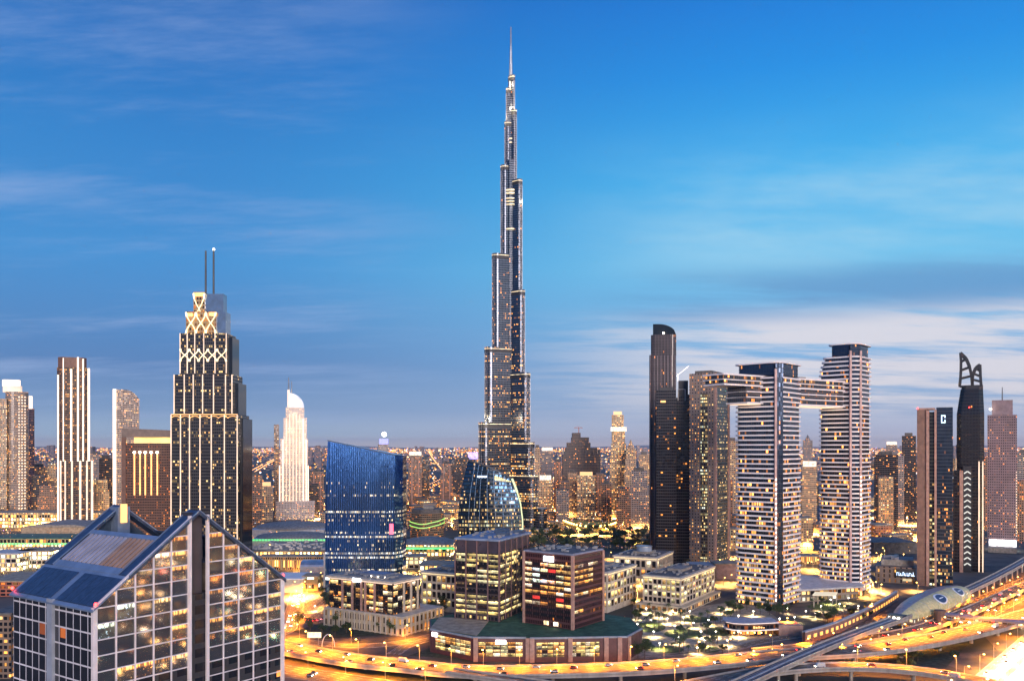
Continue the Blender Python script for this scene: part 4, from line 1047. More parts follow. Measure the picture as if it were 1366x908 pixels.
# ================================================================ FOREGROUND BUILDINGS
WLIT = [lit_window('lit_pane_a', [(0, C(255,214,120)), (.6, C(255,228,150)), (1, C(250,244,200))], 1.5, .8, 1.4, 1.2), lit_window('lit_pane_b', WARM, 1.7, 1.0, 1.6, 1.05), lit_window('lit_pane_c', MIXED, 2.4, 1.4, 1.6, 1.0)]
WDARK = plain('dark_pane', (.016, .016, .02), .07, var=.3)
WRED = glow('red_room', C(255, 60, 50), .8, .5, .5, (.02, .02, .02, 1))
_pane = {}
def pane_mesh(w, h, mat):
    k = (round(w, 2), round(h, 2), mat.name)
    if k not in _pane: _pane[k] = MB().box(-w/2, w/2, -.12, .12, -h/2, h/2).mesh('window', mat)
    return _pane[k]
def window_grid(parent, o, d, L, z0, z1, nx, nz, fw, fh, pick, name='window', m0=.4, out=.1):
    """nx by nz single panes on the wall from o along d (outside on the right of d)"""
    nrm = (d[1], -d[0]); rz = math.atan2(d[1], d[0]); cw = (L-2*m0)/nx; ch = (z1-z0)/nz
    for j in range(nz):
        for i in range(nx):
            mt = pick(i, j)
            if mt is None: continue
            s = m0+cw*(i+.5)
            inst(name, pane_mesh(cw*fw, ch*fh, mt), (o[0]+d[0]*s+nrm[0]*out, o[1]+d[1]*s+nrm[1]*out, z0+ch*(j+.5)), rz, parent)
def vcols(parent, o, d, L, z0, z1, n, w, dep, mat, name='pilaster'):
    nrm = (d[1], -d[0])
    for i in range(n):
        s = L*i/(n-1)-w/2
        p = (o[0]+d[0]*s+nrm[0]*.16, o[1]+d[1]*s+nrm[1]*.16)
        MB().obox(p, (d[0]*w, d[1]*w), (nrm[0]*dep, nrm[1]*dep), z0, z1).build(name, mat, parent)
# ---------------------------------------------------------------- gabled glass hotel, lower left
def mirror(m):
    """coated glass: reflects about a third of what stands opposite"""
    b = [n for n in m.node_tree.nodes if n.type == 'BSDF_PRINCIPLED'][0]
    for l in list(b.inputs['Base Color'].links)+list(b.inputs['Roughness'].links): m.node_tree.links.remove(l)
    b.inputs['Base Color'].default_value = (.20, .21, .23, 1); b.inputs['Metallic'].default_value = .8; b.inputs['Roughness'].default_value = .05
    return m
def gable_hotel():
    A = Vector((-122.2, 250)); B = Vector((-82.4, 307)); Cc = Vector((-161.6, 278.5))
    u = (B-A).normalized(); LW = (B-A).length; v = Vector((-u.y, u.x)); LD_ = 48.6
    ze, zr = 98.0, 124.0; half = LW/2
    t = thing('gabled_hotel', 'glass hotel with a gridded gable front and blue roof in the lower left corner', 'hotel', (A.x, A.y, 0))
    pt = lambda s, w, z_: (A.x+u.x*s+v.x*w, A.y+u.y*s+v.y*w, z_)     # s along the front, w back
    def top(s): return ze+(zr-ze)*(1-abs(s-half)/half)
    # dark body behind the glass
    inner = facade('hotel_body', (.03, .03, .034, 1), wx=6.5, wy=4.7, lit=.15, cols=WARM, es=1)
    b = MB()
    b.prism([pt(.4, .4, 0)[:2], pt(LW-.4, .4, 0)[:2], pt(LW-.4, LD_-.4, 0)[:2], pt(.4, LD_-.4, 0)[:2]], 0, 97.0, True)
    b.build('building_core', inner, t)
    cw_front = lambda poly: [pt(s, .3, z_) for s, z_ in poly]
    gmat = lit_window('hotel_pane_lit', MIXED, 2.2, .55, .8, .35)
    pane_mats = [mirror(lit_window('hotel_pane_busy', WARM, 3.5, 1.1, 1.6, .2, room=(74.0, 4.7))), mirror(lit_window('hotel_pane_mixed', MIXED, 4.0, 1.1, 1.6, .2, room=(74.0, 4.7))), mirror(lit_window('hotel_pane_dim', AMBER, 1.6, 1.1, 1.4, .1, room=(74.0, 4.7))),  # room-like glow in some panes put in for mirrored city lights
                 mirror(plain('hotel_pane_dark', (.02, .02, .028), .05, var=.3))]
    nW = 5.4; c0, c1 = half-nW/2, half+nW/2
    rows = 4.7
    def clip(poly, s0, z0, k):   # keep z <= z0 + k*(s-s0)
        out = []
        f = lambda p: p[1]-(z0+k*(p[0]-s0))
        for i in range(len(poly)):
            a, b_ = poly[i-1], poly[i]; fa, fb = f(a), f(b_)
            if (fa <= 0) != (fb <= 0):
                r = fa/(fa-fb); out.append((a[0]+(b_[0]-a[0])*r, a[1]+(b_[1]-a[1])*r))
            if fb <= 0: out.append(b_)
        return out
    kk = (zr-ze)/half
    r_ = random.Random(11)
    nb = [0]
    for sidei, (sa, sb) in enumerate(((.6, c0-.9), (c1+.9, LW-.6))):
        for i in range(5):
            a = sa+(sb-sa)*i/5; b_ = sa+(sb-sa)*(i+1)/5
            for j in range(11):
                z0 = 74.0+rows*j; z1 = z0+rows
                poly = [(a+.18, z0+.18), (b_-.18, z0+.18), (b_-.18, z1-.18), (a+.18, z1-.18)]
                poly = clip(poly, 0, ze-1.0, kk); poly = clip(poly, LW, ze-1.0, -kk) if len(poly) > 2 else poly
                if len(poly) < 3: continue
                ar = abs(sum(poly[q-1][0]*poly[q][1]-poly[q][0]*poly[q-1][1] for q in range(len(poly))))/2
                if ar < 1.2: continue
                x = r_.random()
                busy = (.24 if sidei == 0 else .10) if j < 8 else .06
                mt = pane_mats[0] if x < busy*.55 else pane_mats[1] if x < busy*.85 else pane_mats[2] if x < busy+.12 else pane_mats[3]
                m = MB(); dz = r_.uniform(-.03, .03)
                f = [pt(p[0], .16+dz*(p[0]-a)/7, p[1]) for p in poly]
                m.face(f); m.face([pt(p[0], .38, p[1]) for p in reversed(poly)])
                for q in range(len(poly)):
                    p0, p1 = poly[q-1], poly[q]; m.face([pt(p0[0], .38, p0[1]), pt(p1[0], .38, p1[1]), pt(p1[0], .16, p1[1]), pt(p0[0], .16, p0[1])])
                m.build('window', mt, t)
    # pale mullions and transoms
    frame = plain('hotel_frame', (.74, .66, .64), .5, var=.15)
    for sa, sb in ((.6, c0-.9), (c1+.9, LW-.6)):
        for i in range(6):
            s = sa+(sb-sa)*i/5; w = .55 if i in (0, 5) else .26
            zt = top(s)-.5
            MB().bar(pt(s, -.02, 0), pt(s, -.02, zt), w, .5, up=(u.x, u.y, 0)).build('mullion', frame, t)
        for j in range(24):
            z_ = 98+rows*(j-18)+(-.0)
            z_ = 74.0+rows*(j-12)
            if z_ < 4: continue
            if z_ <= ze-1: s0, s1 = sa, sb
            else:
                ds = (z_-ze+1.0)/kk
                s0, s1 = max(sa, ds), min(sb, LW-ds)
            if s1-s0 > .8: MB().bar(pt(s0, 0, z_), pt(s1, 0, z_), .24, .34).build('transom', frame, t)
    # gable coping
    for s0, s1 in ((0, c0-.6), (LW, c1+.6)):
        MB().bar(pt(s0, -.1, top(s0)-.2), pt(s1, -.1, top(s1)-.2), .9, .8).build('gable_coping', frame, t)
    # dark slot up the middle of the front with piers either side
    for s in (c0-.6, c1+.6): MB().bar(pt(s, -.35, 0), pt(s, -.35, zr-1.4), .9, .9, up=(u.x, u.y, 0)).build('front_pier', frame, t)
    slot = plain('slot_dark', (.045, .04, .05), .35)
    for w0, w1, nm in ((1.2, 6.0, 'slot_tower'), (LD_-5.4, LD_-.6, 'slot_tower')):
        o = pt(c0+.4, w0, 0); MB().obox(o[:2], tuple(u*(nW-.8)), tuple(v*(w1-w0)), 0 if w0 < 5 else 97.02, zr-.5).build(nm, slot if w0 < 5 else plain('blue_steel', (.16, .22, .32), .4, .3), t)
    lo = pt(half-1.4, LD_-6.2, 0); MB().obox(lo[:2], tuple(u*2.2), tuple(v*.6), 118, zr+.6).build('stair_light', M['led_gold'], t)
    # left wall: two bays of narrow panes with a steel pier between
    lw = facade('side_glazing', (.6, .58, .6, 1), (.02, .022, .03, 1), wx=4.1, wy=5.0, ww=.9, wh=.9, lit=.05, cols=AMBER, es=.35, gr=.05)
    m = MB(); uu = 0
    f = [pt(-.0, LD_, 0), pt(0, 0, 0), pt(0, 0, ze-.5), pt(0, LD_, ze-.5)]
    m.face(f, [(0, 0), (LD_, 0), (LD_, ze-.5), (0, ze-.5)]); m.build('side_glazing', lw, t)
    bl = plain('pier_blue_grey', (.34, .38, .44), .45, .2)
    MB().obox(pt(-1.0, LD_*.46, 0)[:2], tuple(u*1.0), tuple(v*3.2), 0, ze+.2).build('side_pier', bl, t)
    MB().obox(pt(-.6, -.4, 0)[:2], tuple(u*1.1), tuple(v*1.1), 0, ze-.2).build('corner_post', frame, t)
    MB().obox(pt(LW-.5, -.4, 0)[:2], tuple(u*1.0), tuple(v*1.1), 0, ze-.2).build('corner_post', frame, t)
    # roof: left slope in layers, void above, right slope
    navy_ = plain('roof_navy', (.045, .075, .14), .35, .45, var=.25, scale=.5)
    seam = plain('roof_seam', (.20, .27, .38), .4, .4)
    def sl(tt, w, up=0.0, flip=False):         # tt 0 eave .. 1 ridge on the left slope
        s = half*tt; s = LW-s if flip else s
        return Vector(pt(s, w, ze+(zr-ze)*tt+up))
    def plate(t0, t1, w0, w1, nm, mat, th=.5, up=0.0, flip=False):
        m = MB(); a = [sl(t0, w0, up, flip), sl(t1, w0, up, flip), sl(t1, w1, up, flip), sl(t0, w1, up, flip)]
        if not flip: a = a[::-1]
        d = Vector((0, 0, -th)); m.face(a)
        m.face([p+d for p in reversed(a)])
        for i in range(4): m.face([a[i], a[i-1], a[i-1]+d, a[i]+d][::-1])
        return m.build(nm, mat, t)
    plate(-.03, .30, -.8, LD_+.8, 'eave_slab', seam, .5, -.15)
    for g0, g1 in ((.8, LD_*.46-.2), (LD_*.46+3.2, LD_-1)):
        n = 5
        for i in range(n):
            a = g0+(g1-g0)*i/n; b_ = g0+(g1-g0)*(i+1)/n
            plate(.0, .265, a+.12, b_-.12, 'roof_panel', navy_, .3, .12)
    plate(.30, 1.0, -.8, 5.0, 'front_rafter', navy_, 1.2, .1); plate(.30, 1.0, LD_-4.2, LD_+.8, 'rear_rafter', navy_, 1.2, .1)
    plate(.30, .36, 5.02, LD_-4.22, 'cross_beam', seam, .8, .0)
    plate(.36, .66, 5.02, LD_-4.22, 'louvre_bed', M['roof_dark'], .5, -.6)
    lv = plain('louvre_lilac', (.40, .38, .43), .45, .2); lo_ = plain('louvre_copper', (.42, .26, .18), .45, .2)
    n = 15; w0, w1 = 5.4, LD_-4.6
    for i in range(n):
        a = w0+(w1-w0)*i/n
        plate(.365, .655, a+.1, a+(w1-w0)/n*.62, 'louvre', lo_ if i < 6 else lv, .5, .1)
    plate(.66, .70, 5.02, LD_-4.22, 'cross_beam', seam, .8, .1)
    plate(-.03, 1.0, -.8, 5.0, 'front_rafter', navy_, 1.2, .1, True); plate(.3, 1.0, LD_-4.2, LD_+.8, 'rear_rafter', navy_, 1.2, .1, True)
    plate(-.03, .62, 5.02, LD_-4.22, 'right_slope', navy_, .6, 0, True)
    # pale edge lines on the rafters
    for w in (-.8, 5.0, LD_-4.2, LD_+.8):
        m = MB(); m.bar(sl(.30, w, .2), sl(1, w, .2), .35, .35); m.build('rafter_edge', seam, t)
        m = MB(); m.bar(sl(.0, w, .2, True), sl(1, w, .2, True), .35, .35); m.build('rafter_edge', seam, t)
    # roof well with plant
    o = pt(half*.55, 5.2, 0); MB().obox(o[:2], tuple(u*(LW-half*1.1)), tuple(v*(LD_-9.6)), 97.02, 106).build('roof_terrace', M['roof_dark'], t)
    o = pt(half*.9, 14, 0); MB().obox(o[:2], tuple(u*15), tuple(v*20), 106.02, 113).build('plant_room', plain('plant_olive', (.28, .27, .24), .7), t)
    # rear gable wall in dark panels
    m = MB(); poly = [(half*.45, 106.0), (LW-half*.45, 106.0), (half+.01, zr-2.5), (half-.01, zr-2.5)]
    m.face([pt(p[0], LD_-1.2, p[1]) for p in poly]); m.face([pt(p[0], LD_-.8, p[1]) for p in reversed(poly)]); m.build('rear_gable', plain('gable_dark', (.06, .09, .13), .4, .3), t)
    for w in (-.8, LD_+.8):
        p = sl(0, w, .9); MB().ball(p.x, p.y, p.z, .55).build('red_beacon', M['lamp_red'], t)
    p = pt(LW, -.3, ze+.8); MB().ball(*p, .5).build('red_beacon', M['lamp_red'], t)
gable_hotel()
# ---------------------------------------------------------------- red brown podium and its two office blocks
def office_group():
    pod = [(-57.7, 603), (-26, 577), (9.5, 576), (12, 574.5), (78, 579), (92, 605), (90, 646), (60, 668), (-30, 680), (-62, 640)]
    t = thing('office_podium', 'red brown podium with glowing window bays and a green roof, between flyover and office blocks', 'building', (15, 600, 0))
    ZP = 15.6
    MB().prism(pod, 0, ZP).build('podium_wall', M['maroon'], t)
    MB().prism(grow(pod, -1.2), ZP+.02, ZP+.3, True).build('green_roof', plain('green_roof', (.03, .10, .05), .8, var=.4, scale=.15), t)
    MB().prism([(-58, 607), (-24, 583), (-16, 640), (-55, 645)], ZP+.32, ZP+.6).build('roof_deck', M['roof_tan'], t)
    n = len(pod)
    for i in range(5):
        a, b = Vector(pod[i]), Vector(pod[i+1]); L = (b-a).length
        if L < 5: continue
        d = tuple((b-a)/L)
        pm = MB(); pm.bar((a.x, a.y, ZP+.5), (b.x, b.y, ZP+.5), .9, 1.2); pm.build('parapet', plain('blue_parapet', (.26, .30, .34), .6), t)
    bays = [(0, .12, .95, 7), (1, .08, .95, 6), (3, .06, .36, 5), (3, .42, .72, 6)]
    for seg, f0, f1, nx in bays:
        a, b = Vector(pod[seg]), Vector(pod[seg+1]); L = (b-a).length; d = (b-a)/L
        o = a+d*(L*f0); LL = L*(f1-f0)
        rr = random.Random(seg*7+nx)
        window_grid(t, tuple(o), tuple(d), LL, 3.2, 13.2, nx, 4, .9, .82, lambda i, j: WLIT[rr.choice((0, 1, 1, 0))] if rr.random() < .92 else WDARK, out=.14)
    for seg, f in ((1, 0), (1, .99), (3, .0), (3, .39), (3, .76), (3, .90), (4, .05)):
        a, b = Vector(pod[seg]), Vector(pod[seg+1]); d = (b-a).normalized(); p = a+(b-a)*f; nr = Vector((d.y, -d.x))
        MB().obox(tuple(p), tuple(d*3.0), tuple(nr*1.4), 0, ZP+.4).build('pier', M['salmon'], t)
    for seg, f, w in ((0, .06, 5), (1, .42, 7)):
        a, b = Vector(pod[seg]), Vector(pod[seg+1]); d = (b-a).normalized(); p = a+(b-a)*f; nr = Vector((d.y, -d.x))
        MB().obox(tuple(p+nr*.5), tuple(d*w), tuple(nr*.4), 11.8, 14.6).build('lit_sign', M['panel_white'], t)
    # --- block with yellow window bands
    c = Vector((-9.4, 628)); ld = Vector((-.92, .392)); rd = Vector((.392, .92)); ll, rl = 36.0, 62.0
    t1 = thing('banded_office', 'dark office block with rows of yellow lit windows and a blue flat roof', 'office block', (c.x, c.y, ZP))
    p = corner_rect(tuple(c), tuple(ld), ll, tuple(rd), rl)
    dk = facade('banded_wall', (.05, .035, .035, 1), wx=3, wy=4, lit=.4, cols=PALE, es=1.3)
    MB().prism(p, ZP+.62, 66.0).build('block_body', dk, t1)
    MB().prism(grow(p, -.8), 66.02, 75).build('attic_storey', plain('attic_plum', (.06, .05, .065), .3), t1)
    MB().prism(grow(p, .5), 75.02, 76.6, True, True).build('roof_slab', plain('roof_blue', (.20, .26, .36), .6, var=.3), t1)
    for a, b, w, d_, h in ((-8, 24, 9, 7, 2.6), (-20, 40, 10, 8, 3.2), (-3, 46, 7, 9, 2.2)):
        q_ = c+ld*(-a)*.6+rd*b; MB().obox(tuple(q_), tuple(ld*w), tuple(rd*d_), 76.62, 76.6+h).build('roof_unit', plain('unit_navy', (.06, .09, .14), .5), t1)
    nrl = (-rd[0], -rd[1])
    o = c+ld*ll; dl = -ld
    rr = random.Random(4); dark_rows = {4, 7}
    window_grid(t1, tuple(o), tuple(dl), ll, 20, 66, 4, 12, .93, .52, lambda i, j: (WRED if rr.random() < .08 else WDARK) if j in (4, 5) else (WLIT[0] if rr.random() < .86 else WDARK), out=.14)
    window_grid(t1, tuple(c), tuple(rd), 36, 20, 66, 4, 12, .93, .52, lambda i, j: WDARK if j in (3, 4, 5, 7, 8) and rr.random() < .85 else (WLIT[0] if rr.random() < .85 else WDARK), out=.14)
    vcols(t1, tuple(o), tuple(dl), ll, ZP+.62, 75, 5, .9, .7, plain('plum_column', (.17, .10, .095), .55)); vcols(t1, tuple(c), tuple(rd), 54, ZP+.62, 75, 6, .8, .6, bpy.data.materials['plum_column'])
    # --- maroon block
    c = Vector((42.6, 600)); ld = Vector((-.80, .60)); rd = Vector((.60, .80)); ll, rl = 42.0, 41.0
    t2 = thing('maroon_office', 'maroon office block with a white floodlight glow under its flat grey roof', 'office block', (c.x, c.y, ZP))
    p = corner_rect(tuple(c), tuple(ld), ll, tuple(rd), rl)
    MB().prism(p, ZP+.62, 68.2).build('block_body', facade('maroon_wall', (.085, .032, .032, 1), (.03, .016, .018, 1), wx=1.6, wy=4, ww=.8, wh=.6, lit=.03, cols=WARM, es=1.2, gr=.12), t2)
    MB().prism(grow(p, .4), 68.22, 69.4, True).build('roof_parapet', plain('parapet_slate', (.22, .24, .30), .6), t2)
    MB().prism(grow(p, -1.2), 69.42, 69.6, True).build('roof', M['roof_dark'], t2)
    o = c+ld*ll; dl = -ld; rr = random.Random(9)
    def pick(i, j):
        if j in (1,): return WDARK
        if j == 3: return WRED if rr.random() < .25 else WDARK
        if j in (2, 4): return WLIT[1] if rr.random() < .85 else WDARK
        if j >= 5: return (WLIT[2] if 1 <= i <= 4 else WLIT[1]) if rr.random() < .8 else (WRED if rr.random() < .12 else WDARK)
        return WDARK
    window_grid(t2, tuple(o), tuple(dl), ll, 22, 62, 6, 10, .88, .55, pick, out=.14)
    window_grid(t2, tuple(c), tuple(rd), rl, 22, 62, 6, 10, .9, .5, lambda i, j: (WLIT[1] if (j in (9, 8, 7, 6) and i < 4+(j == 9)) or j == 4 or (j == 1 and i < 2) else None) if rr.random() < .92 else None, out=.1)
    vcols(t2, tuple(o), tuple(dl), ll, ZP+.62, 68.2, 2, 1.8, .9, M['salmon'], 'corner_pier'); vcols(t2, tuple(c), tuple(rd), rl, ZP+.62, 68.2, 2, 1.8, .9, M['salmon'], 'corner_pier')
    nr = Vector((-rd.x, -rd.y)); a = o+dl*(ll*.42)
    MB().obox(tuple(a+nr*.5), tuple(dl*8.5), tuple(nr*.4), 62.6, 66.4).build('white_glow_panel', M['panel_white'], t2)  # glowing board stands in for the glare of a floodlight
    for a_, w in ((.42, 4), (.62, 4)):
        q_ = o+dl*(ll*a_); MB().obox(tuple(q_+nr*.3), tuple(dl*w), tuple(nr*.3), 17.2, 20).build('entrance_light', WLIT[1], t2)
office_group()
# ---------------------------------------------------------------- small office on an arcaded podium
def small_office():
    c = Vector((-92, 660)); ld = Vector((-.855, .52)); rd = Vector((.52, .855)); ll, rl = 66.0, 34.0; ZP = 14.0
    t = thing('arcaded_office', 'low office with a pale lit roof edge on an arcaded cream podium, left of centre', 'office block', (c.x, c.y, 0))
    p0 = corner_rect((-83.5, 652), tuple(ld), 80, tuple(rd), 52)
    pw = facade('podium_arcade', (.50, .40, .26, 1), (.05, .035, .02, 1), wx=5.2, wy=7.0, ww=.62, wh=.62, lit=.65, cols=WARM, es=.9)
    MB().prism(p0, 0, ZP).build('podium', pw, t)
    MB().prism(grow(p0, .4), ZP+.02, ZP+.9, True).build('podium_cornice', M['cream'], t)
    p = corner_rect(tuple(c), tuple(ld), ll, tuple(rd), rl)
    MB().prism(p, ZP+.92, 39).build('office_body', facade('office_dark', (.05, .035, .03, 1), wx=3, wy=4.6, lit=.2, cols=WARM), t)
    MB().prism(grow(p, 1.8), 39.02, 40.6, True, True).build('roof_eave', M['cream'], t)
    MB().prism(grow(p, -2.2), 40.62, 41.2, True).build('roof', M['roof_grey'], t)
    q_ = c+ld*18+rd*10; MB().obox(tuple(q_), tuple(ld*24), tuple(rd*14), 41.22, 43.2).build('roof_plant', plain('plant_blue', (.16, .19, .25), .6), t)
    for k in range(3):
        x = c+ld*(12+k*7)+rd*5; MB().ball(x.x, x.y, 42.2, .45).build('roof_lamp', M['lamp_white'], t)
    e = MB()
    for a, d, L, nr in ((c+ld*ll, -ld, ll, -rd), (c, rd, rl, -ld)):
        o = a+nr*1.0; e.obox(tuple(o), tuple(d*L), tuple(nr*.5), 38.3, 38.98)
    e.build('eave_light', M['glow_soft'], t)
    o = c+ld*ll; dl = -ld; rr = random.Random(21)
    def pk(i, j):
        x = rr.random()
        return WLIT[1] if x < (.42 if j != 1 else .25) else WLIT[0] if x < .5 else WDARK
    window_grid(t, tuple(o), tuple(dl), ll, ZP+1.2, 38, 14, 5, .9, .66, pk, out=.14)
    window_grid(t, tuple(c), tuple(rd), rl, ZP+1.2, 38, 6, 5, .9, .66, pk, out=.14)
    nr = -rd
    for s in (14, 24.5, 34, 38, 47.5):
        a = o+dl*s; MB().obox(tuple(a+nr*.2), tuple(dl*1.6), tuple(nr*1.2), ZP+.92, 39).build('stone_pier', M['salmon'], t)
    nr2 = -ld
    for s in (12, 21, 29.5):
        a = c+rd*s; MB().obox(tuple(a+nr2*.2), tuple(rd*1.4), tuple(nr2*1.2), ZP+.92, 39).build('stone_pier', M['cream'], t)
    a = o+dl*27; MB().obox(tuple(a+nr*2.2), tuple(dl*8), tuple(nr*.4), 37.8, 40.8).build('lit_sign', M['panel_white'], t)
    # arcade piers of the podium as its own rhythm
    a0 = Vector((-83.5, 652))+ld*80
    vcols(t, tuple(a0), tuple(-ld), 80, 0, ZP, 16, 1.3, .7, M['cream'], 'arcade_pier'); vcols(t, (-83.5, 652), tuple(rd), 52, 0, ZP, 11, 1.3, .7, M['cream'], 'arcade_pier')
small_office()
# ---------------------------------------------------------------- cream low blocks round the plaza
UNIT = plain('unit_grey', (.34, .33, .31), .6, .2); DUCT = plain('duct_silver', (.45, .45, .46), .35, .6)
def clutter(t, c, ld, ll, rd, rl, z, n, seed, light=True):
    rr = random.Random(seed); ang = math.atan2(rd[1], rd[0])
    ms = [MB().box(-w/2, w/2, -d_/2, d_/2, 0, h).mesh('roof_unit', UNIT) for w, d_, h in ((1.8, 1.4, 1.3), (3.2, 1.8, 1.7), (2.4, 2.4, 1.1))]
    for i in range(n):
        a, b = rr.uniform(.08, .92)*ll, rr.uniform(.08, .92)*rl
        inst('roof_unit', ms[i % 3], (c[0]+ld[0]*a+rd[0]*b, c[1]+ld[1]*a+rd[1]*b, z), ang, t)
    for i in range(max(2, n//6)):
        a, b = rr.uniform(.1, .9)*ll, rr.uniform(.1, .5)*rl; L = rr.uniform(.2, .4)*rl
        p = (c[0]+ld[0]*a+rd[0]*b, c[1]+ld[1]*a+rd[1]*b, z+.9); MB().bar(p, (p[0]+rd[0]*L, p[1]+rd[1]*L, z+.9), .7, .6).build('roof_duct', DUCT, t)
def low_block(label, c, ll, rl, z0, z1, ld=(-.845, .53), rd=(.53, .845), nf=4, nl=8, nr=12, pod=None, seed=1, lit=.5):
    c = Vector(c); ld = Vector(ld); rd = Vector(rd)
    t = thing('cream_block', label, 'office block', (c.x, c.y, 0), 'cream low office blocks round the plaza')
    p = corner_rect(tuple(c), tuple(ld), ll, tuple(rd), rl)
    if pod:
        pp = grow(p, pod); MB().prism(pp, 0, z0-.02).build('podium', facade('cream_podium', (.5, .42, .3, 1), wx=5, wy=5.6, ww=.66, wh=.6, lit=.8, cols=WARM, es=1.3), t)
    MB().prism(p, z0 if pod else 0, z1).build('block_body', M['cream'], t)
    MB().prism(grow(p, 1.3), z1+.02, z1+1.5, True, True).build('roof_cornice', M['cream'], t)
    MB().prism(grow(p, -2.5), z1+1.52, z1+1.9, True).build('roof', M['roof_dark'], t)
    q_ = c+ld*(ll*.3)+rd*(rl*.35); MB().obox(tuple(q_), tuple(ld*ll*.4), tuple(rd*rl*.3), z1+1.92, z1+4.4).build('roof_plant', M['roof_grey'], t)
    clutter(t, c, ld, ll, rd, rl, z1+1.92, 26, seed)
    o = c+ld*ll; rr = random.Random(seed)
    pk = lambda i, j: WLIT[rr.choice((0, 0, 1))] if rr.random() < lit else WDARK
    window_grid(t, tuple(o), tuple(-ld), ll, z0+1, z1-1, nl, nf, .66, .7, pk)
    window_grid(t, tuple(c), tuple(rd), rl, z0+1, z1-1, nr, nf, .66, .7, pk)
    e = MB()
    for a, d, L, n_ in ((o, -ld, ll, -rd), (c, rd, rl, -ld)): e.obox(tuple(a+n_*.6), tuple(d*L), tuple(n_*.4), z1-.75, z1-.05)
    e.build('cornice_light', glow('cornice_glow', C(255, 226, 160), .9, .3, .1), t)
    vcols(t, tuple(c), tuple(rd), rl, z0, z1, nr+1, .5, .5, M['cream'], 'fin'); vcols(t, tuple(o), tuple(-ld), ll, z0, z1, nl+1, .5, .5, M['cream'], 'fin')
    return t
low_block('cream office block with colonnaded sides and a lit cornice in the middle of the plaza', (147, 745), 35, 88, 6, 29, pod=5, seed=5)
low_block('cream office block half hidden behind the maroon office', (83, 744), 38, 60, 3, 34, seed=6, nl=6, nr=9)
low_block('wide pale office block with a blue drum on its roof, beyond the plaza', (148, 872), 46, 60, 0, 30, ld=(-.9, .43), rd=(.43, .9), seed=7, lit=.25, nf=3)
low_block('dark cream office block behind the arcaded office', (-44, 742), 40, 40, 3, 33, ld=(-.9, .43), rd=(.43, .9), seed=8, lit=.35)
dr = thing('roof_drum', 'blue grey drum standing on the wide pale block roof', 'roof drum', (140, 905, 34.4)); MB().cyl(140, 905, 34.4, 39, 8, n=20).build('drum_wall', plain('drum_blue', (.22, .28, .36), .5), dr); MB().cyl(140, 905, 39.02, 39.8, 8.6, n=20).build('drum_cap', M['steel'], dr)
def pavilion():
    Y = 655.0; z = lambda py: ZZ(py, Y)
    t = thing('curved_pavilion', 'two storey pavilion with curved white edged roofs and glowing terrace beside the viaduct', 'pavilion', (P(1003, Y), Y+8, 0))
    def plan(g_, dep=17):
        a, b = P(972, Y)-g_, P(1036, Y)+g_
        return [(a, Y+2), (a+4, Y-2-g_), (a+11, Y-4-g_), (a+20, Y-3.5-g_), (b, Y+1-g_), (b, Y+dep), (a+2, Y+dep+2), (a-1, Y+9)]
    MB().prism(plan(-1.5), 0, 4.4).build('ground_floor', facade('pavilion_low', (.2, .12, .08, 1), wx=3, wy=4.4, ww=.9, wh=.75, lit=.75, cols=AMBER, es=1.6), t)
    MB().prism(plan(1.2), 4.42, 5.2, True, True).build('balcony_slab', M['white'], t)
    MB().prism(plan(-.6), 5.22, 9.6).build('upper_floor', facade('pavilion_high', (.12, .06, .045, 1), wx=3, wy=4.4, ww=.9, wh=.7, lit=.15, cols=AMBER, es=1.0), t)
    MB().prism(plan(1.4), 9.62, 10.5, True, True).build('roof', plain('pavilion_roof', (.38, .38, .40), .6, scale=.3), t)
    for zz in (4.9, 10.1):
        m = MB(); pl = plan(1.5)
        for a, b in zip(pl[:5], pl[1:5]): m.bar((a[0], a[1], zz), (b[0], b[1], zz), .35, .35)
        m.build('edge_light', glow('edge_glow', C(255, 220, 200), 1.0), t)
    s = MB(); X = P(1003, Y)
    for i, h in enumerate((1.7, 1.2, 1.5, 1.2, .7)): s.box(X+i*1.9, X+i*1.9+1.3, Y-4.4+i*.3, Y-4.1+i*.3, 6.4, 6.4+h)
    s.build('lit_lettering', M['led_gold'], t)
    MB().prism([(P(1036, Y)+2, Y+1), (P(1070, Y), Y-2), (P(1070, Y), Y+16), (P(1036, Y)+2, Y+16)], 0, 8).build('terrace_wall', M['salmon'], t)
    for i in range(5): MB().ball(P(977+i*9, Y), Y-5, 3.4, .5).build('terrace_lamp', M['lamp_orange'], t)
pavilion()
def curved_wall():
    t = thing('retaining_wall', 'curved salmon retaining wall with lit niches following the metro viaduct', 'wall', G(1110, 842))
    line = smooth(gp([(1072, 858), (1110, 846), (1150, 828), (1178, 812), (1196, 800)], 0))
    ribbon(MB(), line, -1, 1, 8, 8).build('wall_face', M['salmon'], t)
    ribbon(MB(), line, -1.3, 1.3, 9, .98).build('wall_cap', M['pale_concrete'], t)
    for p, n in at_len(line, 9, 4):
        d = Vector((-n.y, n.x, 0)); q_ = p+n*1.0
        MB().obox((q_.x, q_.y), (d.x*4, d.y*4), (n.x*.3, n.y*.3), 3, 5.6).build('lit_niche', M['led_gold'], t)
curved_wall()

# office_clutter: fittings on the nearer flat roofs
for nm_, c_, ld_, ll_, rd_, rl_, z_, n_ in (('maroon_office', (42.6, 600), (-.8, .6), 42, (.6, .8), 41, 69.62, 22), ('banded_office', (-9.4, 628), (-.92, .392), 36, (.392, .92), 62, 76.62, 20), ('arcaded_office', (-92, 660), (-.855, .52), 66, (.52, .855), 34, 41.22, 34)):
    clutter(bpy.data.objects[nm_], c_, ld_, ll_, rd_, rl_, z_, n_, n_)
